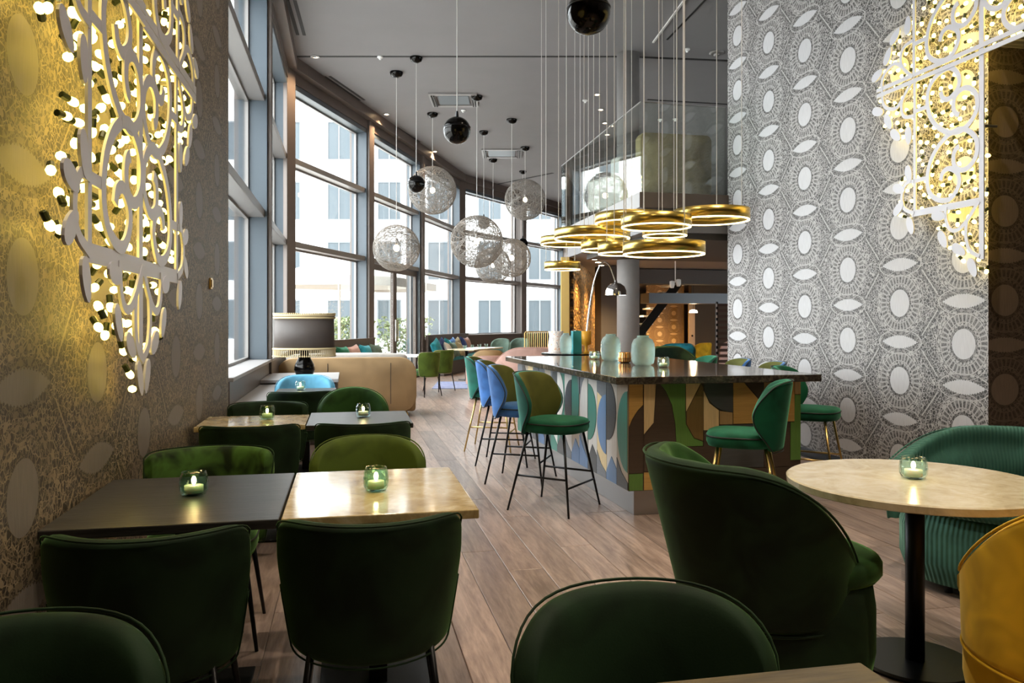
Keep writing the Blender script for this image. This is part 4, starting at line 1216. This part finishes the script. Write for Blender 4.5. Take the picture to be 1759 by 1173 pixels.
for px, py, lab in ((653, 97, 'white smoke detector on the ceiling joint near the windows'), (796, 189, 'white smoke detector behind the first air unit'), (1005, 172, 'white smoke detector beside the warm downlights'),
                    (1180, 84, 'white sprinkler detector near the grey wallpaper'), (1134, 205, 'white dome detector over the upper floor'), (1160, 204, 'white small detector over the upper floor'), (1231, 90, 'round flush ceiling speaker by grey wallpaper')):
    detector(px, py, lab, .05 if 'speaker' not in lab else .12, 'white_paint' if 'speaker' not in lab else 'frame_grey')
p = Z(1160, 490, 2.44) if False else D(1160, 490, 14)
t = thing('ceiling_spotlight', 'white twin spotlight on the low ceiling behind the pillar', 'spotlight', (p.x, p.y, p.z))
part('stem', MB().tube([(0, 0, .05), (0, 0, 2.52 - p.z)], .01, 6), 'white_paint', t); part('head', MB().lathe([(.03, 0), (.045, .05), (.045, .12), (.02, .13)], 12, (-.06, 0, -.05)), 'white_paint', t, True); part('head', MB().lathe([(.03, 0), (.045, .05), (.045, .12), (.02, .13)], 12, (.06, 0, -.02)), 'white_paint', t, True)
# added fill lamps built like ceiling downlights, over the dining area, unseen
for x, y in ((.2, 2.2), (2.6, 1.5), (2.9, 4.2), (.4, 5.6), (2.8, 7.0), (2.6, -.8)):
    t = thing('downlight', 'added ceiling fill lamp above the dining tables', 'downlight', (x, y, CEIL), 0, 'added fill lamps above the tables')
    part('trim_ring', MB().add(*ringgeo(.075, .045, -.012, 0, 24)), 'steel', t); part('lens', MB().lathe([(0, -.004), (.045, -.004), (.045, 0), (0, 0)], 16, cap=False), 'spot_glow', t)
    spot((x, y, CEIL - .02), 300 if y < 4.5 else 150, (1, .84, .66), 100)
# wall switch
sw = part('wall_switch', MB().box((0, -.04, -.04), (.012, .04, .04)).box((.012, -.028, -.028), (.018, .028, .028)), 'brass_leg', loc=(LW, *WL(361, 487, LW)), bevel=.003)
tag(sw, 'small square brass wall switch on the warm-lit wallpaper', 'switch')

# ================================================================ UPPER FLOOR
def sofa_block(name, label, cat, loc, rz, w, d, h, m, seat=.42, capm=None, legs='brass_leg', z_leg=.10, round_=.10):
    t = thing(name, label, cat, loc, rz)
    mb = MB(); part('backrest', rounded_box(w, .20, h - z_leg, round_, (0, -d / 2 + .10, z_leg)), m, t, True)
    part('seat', cushion(w - .06, d - .2, .2, (0, .1, seat - .2), 8), capm or m, t, True)
    part('base', MB().box((-w / 2 + .05, -d / 2 + .2, z_leg), (w / 2 - .05, d / 2 - .03, seat - .19)), m, t, bevel=.03)
    for sx in (-1, 1):
        part('arm', rounded_box(.16, d - .15, seat + .16 - z_leg, .05, (sx * (w / 2 - .08), .07, z_leg)), m, t, True)
        for sy in (-1, 1): part('leg', MB().tube([(sx * (w / 2 - .15), sy * (d / 2 - .12), z_leg + .02), (sx * (w / 2 - .12), sy * (d / 2 - .09), 0)], [.016, .010], 8), legs, t, True)
    return t
def rounded_box(w, d, h, r, c, n=5):
    """box rounded in the x-z outline, pillowed in y"""
    out = []
    for (sx, sz, a0) in ((1, 1, 0), (-1, 1, 90), (-1, -1, 180), (1, -1, 270)):
        for k in range(n + 1):
            a = rad(a0 + 90 * k / n); out.append((sx * (w / 2 - r) + r * cos(a), sz * (h / 2 - r) + r * sin(a)))
    rings = []
    for sc, y in ((.0, -.5), (.92, -.5), (.98, -.44), (1, -.3), (1, .3), (.98, .44), (.92, .5), (0, .5)):
        ins = (1 - sc) * min(w, h) * .18 if sc > 0 else 0
        rings.append([(c[0] + (x * (1 - 2 * ins / w) if sc > 0 else x * .3), c[1] + y * d, c[2] + h / 2 + (z * (1 - 2 * ins / h) if sc > 0 else z * .3)) for x, z in out])
    N = len(out); vs = [p for r_ in rings for p in r_]; L = len(rings)
    fs = [(i * N + k, i * N + (k + 1) % N, (i + 1) * N + (k + 1) % N, (i + 1) * N + k) for i in range(L - 1) for k in range(N)] + [tuple(range(N)), tuple((L - 1) * N + k for k in range(N))[::-1]]
    return MB().add(vs, fs)
p = D(1157, 300, 10.6)
s_ = sofa_block('high_back_sofa', 'olive gold high-backed sofa on the upper floor behind glass', 'sofa', (p.x, p.y + .3, 2.99), 0, 1.02, .8, .92, 'fabric_gold_seat', round_=.08)
p = D(1062, 300, 11.8)
s_ = sofa_block('high_back_sofa', 'cream high-backed armchair on the upper floor beside the olive sofa', 'armchair', (p.x + .1, p.y + .2, 2.99), rad(25), .7, .7, .85, 'fabric_cream', round_=.08)

# ================================================================ BACK OF THE ROOM
# tan sofa seen from behind
ts = sofa_block('tan_sofa', 'large tan leather sofa seen from behind, with thin brass legs', 'sofa', (.0, 12.15, 0), 0, 2.0, .95, .88, 'leather_tan', capm='fabric_cream', round_=.24, z_leg=.07)
part('lit_back_top', cushion(1.75, .26, .15, (0, -.22, .78), 6), 'fabric_cream', ts, True)  # pale cap: light on the sofa back's top put into colour
for x_ in (-.28, .62): part('back_seam', MB().box((x_ - .004, -.479, .20), (x_ + .004, -.470, .80)), 'dark_brown', ts)
# benches along the window wall
def bench(A, B, lab, depth=.55, hb=1.06, seatm='fabric_aqua'):
    t = thing('window_bench', lab, 'bench', (0, 0, 0)); n = Vector((B - A).normalized()); nn = Vector((-n.y, n.x))
    part('back_panel', MB().obox(A, B, -.12, -.04, 0, hb), 'metal_brown', t, bevel=.006)
    part('base', MB().obox(A, B, -depth, -.12, 0, .36), 'dark_brown', t, bevel=.006)
    part('seat_cushion', MB().obox(A, B, -depth - .02, -.13, .36, .46), seatm, t, bevel=.03)
    return t
bench(P2[0] + S2 * .3, P2[1] - S2 * .05, 'brown window bench with bright cushions behind the tan sofa')
bench(P2[2] + S2 * .1, P2[3] + S2 * .35, 'brown window bench with aqua seat and many cushions, beyond the door')
def pillow(p, rz, m, label, size=.46, tilt=.35, group=None):
    o = part('cushion', PIL[m] if m in PIL else PIL.setdefault(m, pil_mesh(m)), None); o.location = p; o.rotation_euler = (tilt, random.uniform(-.35, .35), rz); o.scale = (size, size, size)
    tag(o, label, 'cushion', group); return o
PIL = {}
def pil_mesh(m):
    mb = MB(); n = 10
    for sg in (-1, 1):
        vs = []; 
        for i in range(n + 1):
            for j in range(n + 1):
                x_, z_ = -1 + 2 * i / n, -1 + 2 * j / n
                th = .17 * ((1 - x_ ** 4) * (1 - z_ ** 4)) ** .6; pin = 1 - .10 * (1 - abs(x_) ** 2) * abs(z_) ** 3 * 1; pz = 1 - .10 * (1 - z_ ** 2) * abs(x_) ** 3
                vs.append((x_ * .5 * pz, sg * th, z_ * .5 * pin + .45))
        mb.add(vs, [(i * (n + 1) + j, (i + 1) * (n + 1) + j, (i + 1) * (n + 1) + j + 1, i * (n + 1) + j + 1) for i in range(n) for j in range(n)])
    return mb.mesh('cushion', m, True)
random.seed(3)
nS = Vector((-S2.y, S2.x)); ang2 = atan2(S2.y, S2.x)
b1 = [('fabric_cream', 'cream cushion on the bench behind the tan sofa'), ('velvet_emerald', 'dark green cushion on the bench behind the tan sofa'), ('fabric_pink', 'small pink cushion on bench behind the tan sofa'), ('fabric_aqua', 'bright turquoise cushion on bench behind the tan sofa'), ('fabric_sage', 'sage green cushion at the door end of the bench')]
for i, (m_, lab) in enumerate(b1):
    p = P2[0] + S2 * (1.05 + .55 * i) - nS * .34; pillow((p.x, p.y, .47), ang2, m_, lab, .52, -.3)
b2 = [('fabric_aqua', 'turquoise cushion at the door end of the far bench'), ('fabric_navy', 'navy cushion leaning on the far bench, beside turquoise one'), ('fabric_aqua', 'turquoise cushion on far bench between two navy ones'), ('velvet_blue', 'violet blue cushion leaning on the far bench'),
      ('fabric_beige', 'beige cushion leaning on the far bench'), ('fabric_navy', 'dark navy cushion on far bench behind the table'), ('fabric_pink', 'pink cushion on the far bench near the pier')]
for i, (m_, lab) in enumerate(b2):
    p = P2[2] + S2 * (.35 + .5 * i) - nS * .36; pillow((p.x, p.y, .47), ang2, m_, lab, .52, -.3)
for i, (m_, lab) in enumerate((('fabric_cream', 'cream cushion in front row on the far bench'), ('fabric_sage', 'sage cushion in front row on the far bench'), ('fabric_beige', 'olive beige cushion in front row under the far table'))):
    p = P2[2] + S2 * (.6 + .55 * i) - nS * .60; pillow((p.x, p.y, .47), ang2, m_, lab, .44, -.45)
# green chairs by the bench table
gch = dining_chair(9, .84, 'fabric_beige', 'velvet_green', .03, .26, 'black_metal')
for ch in gch.children:
    if ch.name.startswith('backrest'): ch.data.materials[0] = M['velvet_moss']
for i, (px, d_, r, lab) in enumerate(((730, 14.9, 40, 'green velvet chair with thin legs right behind the tan sofa'), (755, 16.0, 38, 'green velvet chair with thin legs beside blue rug'))):
    q_ = room((px - CX) / FPX * d_, d_); place(gch, i, (q_.x, q_.y, 0), rad(r), lab, 'green chairs by the bench table')
q_ = D(690, 607, 15.6)
t = thing('cafe_table', 'white-topped table between tan sofa and green chairs', 'table', (q_.x, q_.y, 0), -.4)
part('table_top', MB().box((-.45, -.4, .72), (.45, .4, .75)), 'white_paint', t, bevel=.004); part('post', MB().lathe([(.03, .012), (.03, .72)], 12), 'black_metal', t, True); part('base_plate', MB().lathe([(.22, 0), (.22, .012)], 24), 'black_metal', t)
# long table with cups by the far bench
q_ = D(818, 603, 19.6)
t = thing('cafe_table', 'long pale table with cups before the far bench', 'table', (q_.x, q_.y, 0), ang2 - .15)
part('table_top', MB().box((-.95, -.35, .72), (.95, .35, .75)), 'marble_pale', t, bevel=.004)
for x_ in (-.6, .6): part('post', MB().lathe([(.03, .012), (.03, .72)], 12, (x_, 0, 0)), 'black_metal', t, True); part('base_plate', MB().lathe([(.2, 0), (.2, .012)], 20, (x_, 0, 0)), 'black_metal', t)
for i, k_ in enumerate((-.7, -.25, .2, .65)):
    a = ang2 - .15; o = part('cup', MB().lathe([(0, 0), (.035, 0), (.05, .09), (.046, .09), (.032, .008), (0, .008)], 14, cap=False), 'glass_pale', loc=(q_.x + cos(a) * k_, q_.y + sin(a) * k_, .75), smooth=True)
    tag(o, 'small glass candle cup on long pale table by the far bench', 'cup', 'cups on the far table')
# blue rug
ra = [Z(742, 668, .0), Z(803, 668, 0), Z(803, 656, 0), Z(752, 656, 0)]
tag(part('rug', MB().prism([(p.x, p.y) for p in ra], .001, .012), 'rug_blue'), 'blue and white patterned rug by the green chairs', 'rug')
# rounded lounge seats behind the bar
for px, d_, a, m_, lab, r_ in ((912, 13.5, .62, 'fabric_pink', 'wide pink rounded sofa seen from behind, at the far end of the bar', 2), (838, 17.2, .34, 'leather_tan', 'tan round lounge chair in front of the long pale table', 2), (836, 14.4, .34, 'fabric_pink', 'pink round lounge chair behind the teal bar stool', 4), (886, 16.2, .34, 'fabric_beige', 'beige round lounge chair near the pink sofa', 5)):
    q_ = room((px - CX) / FPX * d_, d_)
    t = tub_seat('lounge_chair', 'armchair', m_, m_, a, .36, .98 if a > .5 else .80, .55, 110, False, None, 1.08, .0)
    place(t, 0, (q_.x, q_.y, 0), rad(-10 + r_ * 3), lab)
for px, lab in ((857, 'sage green arched chair beyond the long pale table'), (890, 'sage green arched chair at the pier beyond the pink sofa')):
    dd = 21.6 if px < 870 else 22.0; q_ = room((px - CX) / FPX * dd, dd); c2 = dining_chair(2.6, .95, 'fabric_sage', 'fabric_sage'); place(c2, 0, (q_.x, q_.y, 0), rad(150), lab)
# brass rail with rods (radiator screen)
q_ = D(923, 580, 17.0); t = thing('metal_railing', 'thin brass railing of upright rods before the far window', 'railing', (q_.x, q_.y, 0), rad(-12))
part('top_rail', MB().tube([(-.27, 0, .2), (-.27, 0, 1.16), (-.25, 0, 1.19), (.25, 0, 1.19), (.27, 0, 1.16), (.27, 0, .2)], .012, 6), 'brass_leg', t)
for i in range(11): part('rod', MB().tube([(-.22 + .044 * i, 0, .2), (-.22 + .044 * i, 0, 1.18)], .006, 5), 'brass_leg', t)
part('foot_rail', MB().box((-.3, -.12, 0), (.3, .12, .2)), 'dark_brown', t, bevel=.01)
q_ = D(955, 590, 12.0); t = thing('patterned_vase', 'tall floral patterned vase on a stand behind the tall black table', 'vase', (q_.x, q_.y, 0))
part('stand', MB().lathe([(.16, 0), (.16, .02), (.03, .04), (.03, .78), (.14, .80), (.14, .82)], 20), 'dark_brown', t, True)
part('body', MB().lathe([(0, .82), (.07, .82), (.11, .90), (.12, 1.05), (.10, 1.18), (.115, 1.26), (.10, 1.26), (.09, 1.18), (0, 1.0)], 24, cap=False), 'floral', t, True)
# stairs behind the pillar
q_ = D(1040, 600, 19.0); t = thing('open_staircase', 'open staircase with pale treads behind the round pillar', 'staircase', (q_.x, q_.y, 0), -YAW)
for i in range(11): part('tread', MB().box((.02 + .15 * i, 0, .38 + .19 * i), (.40 + .15 * i, 1.1, .42 + .19 * i)), 'white_paint', t, bevel=.004)
part('stringer', MB().add([(.0, -.05, .2), (.25, -.05, .2), (2.0, -.05, 2.5), (1.75, -.05, 2.5), (.0, -.01, .2), (.25, -.01, .2), (2.0, -.01, 2.5), (1.75, -.01, 2.5)], [(0, 1, 2, 3), (7, 6, 5, 4), (0, 4, 5, 1), (1, 5, 6, 2), (2, 6, 7, 3), (3, 7, 4, 0)]), 'black_metal', t)
part('foot', MB().box((-.1, -.05, 0), (.5, 1.1, .2)), 'dark_brown', t)
# slatted screen by the grey wall
q_ = D(1232, 600, 11.6); t = thing('slatted_screen', 'dark wooden screen of horizontal slats at the end of grey wallpaper', 'screen', (q_.x, q_.y, 0))
for i in range(20): part('slat', SLAT if 'SLAT' in globals() else globals().setdefault('SLAT', MB().box((0, 0, 0), (.62, .03, .042)).mesh('slat', 'slat_wood')), None, t, loc=(0, 0, .05 + .083 * i))
for x_ in (0, .60): part('post', MB().box((x_, .03, 0), (x_ + .03, .06, 1.70)), 'black_metal', t)
# seats under the mezzanine
for px, py, d_, a, m_, H_, rz_, lab in ((1192, 587, 18.5, .33, 'velvet_yellow', .92, 20, 'yellow velvet lounge chair under the upper floor by the wooden door'), (1165, 596, 14.0, .48, 'velvet_green_dark', .96, 190, 'dark green low sofa under the upper floor'),
                                    (1150, 586, 17.0, .55, 'fabric_aqua', .95, 10, 'dark teal sofa under the upper floor before hexagon wallpaper')):
    q_ = room((px - CX) / FPX * d_, d_); t = tub_seat('lounge_chair', 'armchair', m_, m_, a, .36, H_, .6, 105, False, None, 1.08, .0); place(t, 0, (q_.x, q_.y, 0), rad(rz_), lab)
q_ = room((1230 - CX) / FPX * 16.6, 16.6); c2 = dining_chair(4, 1.0, 'fabric_pink', 'fabric_pink', .04, .26); place(c2, 0, (q_.x, q_.y, 0), rad(60), 'pale pink upholstered chair beside the slatted screen')
# door and lamp in the far corner
q_ = D(1183, 560, 23.0); t = bpy.data.objects.new('door_2', None); link(t); t.location = (q_.x, q_.y, 0); t['kind'] = 'structure'
part('door_leaf', MB().box((0, 0, 0), (.2, .05, 2.05)), 'inlay_tan', t, bevel=.004); part('door_handle', MB().sphere((.1, -.03, 1.0), .03, 8, 6), 'black_metal', t)
struct('wall_corner', MB().box((q_.x + .22, q_.y + .3, 0), (q_.x + 4, q_.y + .5, 2.5)), 'plaster_back')
q_ = D(1191, 535, 20.0); t = thing('pendant_lamp', 'small glowing pendant lamp before the far wooden door', 'pendant lamp', q_)
part('shade', MB().lathe([(.11, -.03), (.09, .03), (.02, .05)], 16), 'shade_glow', t); part('cord', MB().tube([(0, 0, .05), (0, 0, 2.5 - q_.z)], .005, 5), 'black_metal', t)
point((q_.x, q_.y, q_.z - .1), 25, (1, .7, .36), .06)
for px, d_ in ((1140, 22.3), (1165, 22.3)):
    q_ = room((px - CX) / FPX * d_, d_); spot((q_.x, q_.y, 2.45), 70, (1, .62, .28), 120)
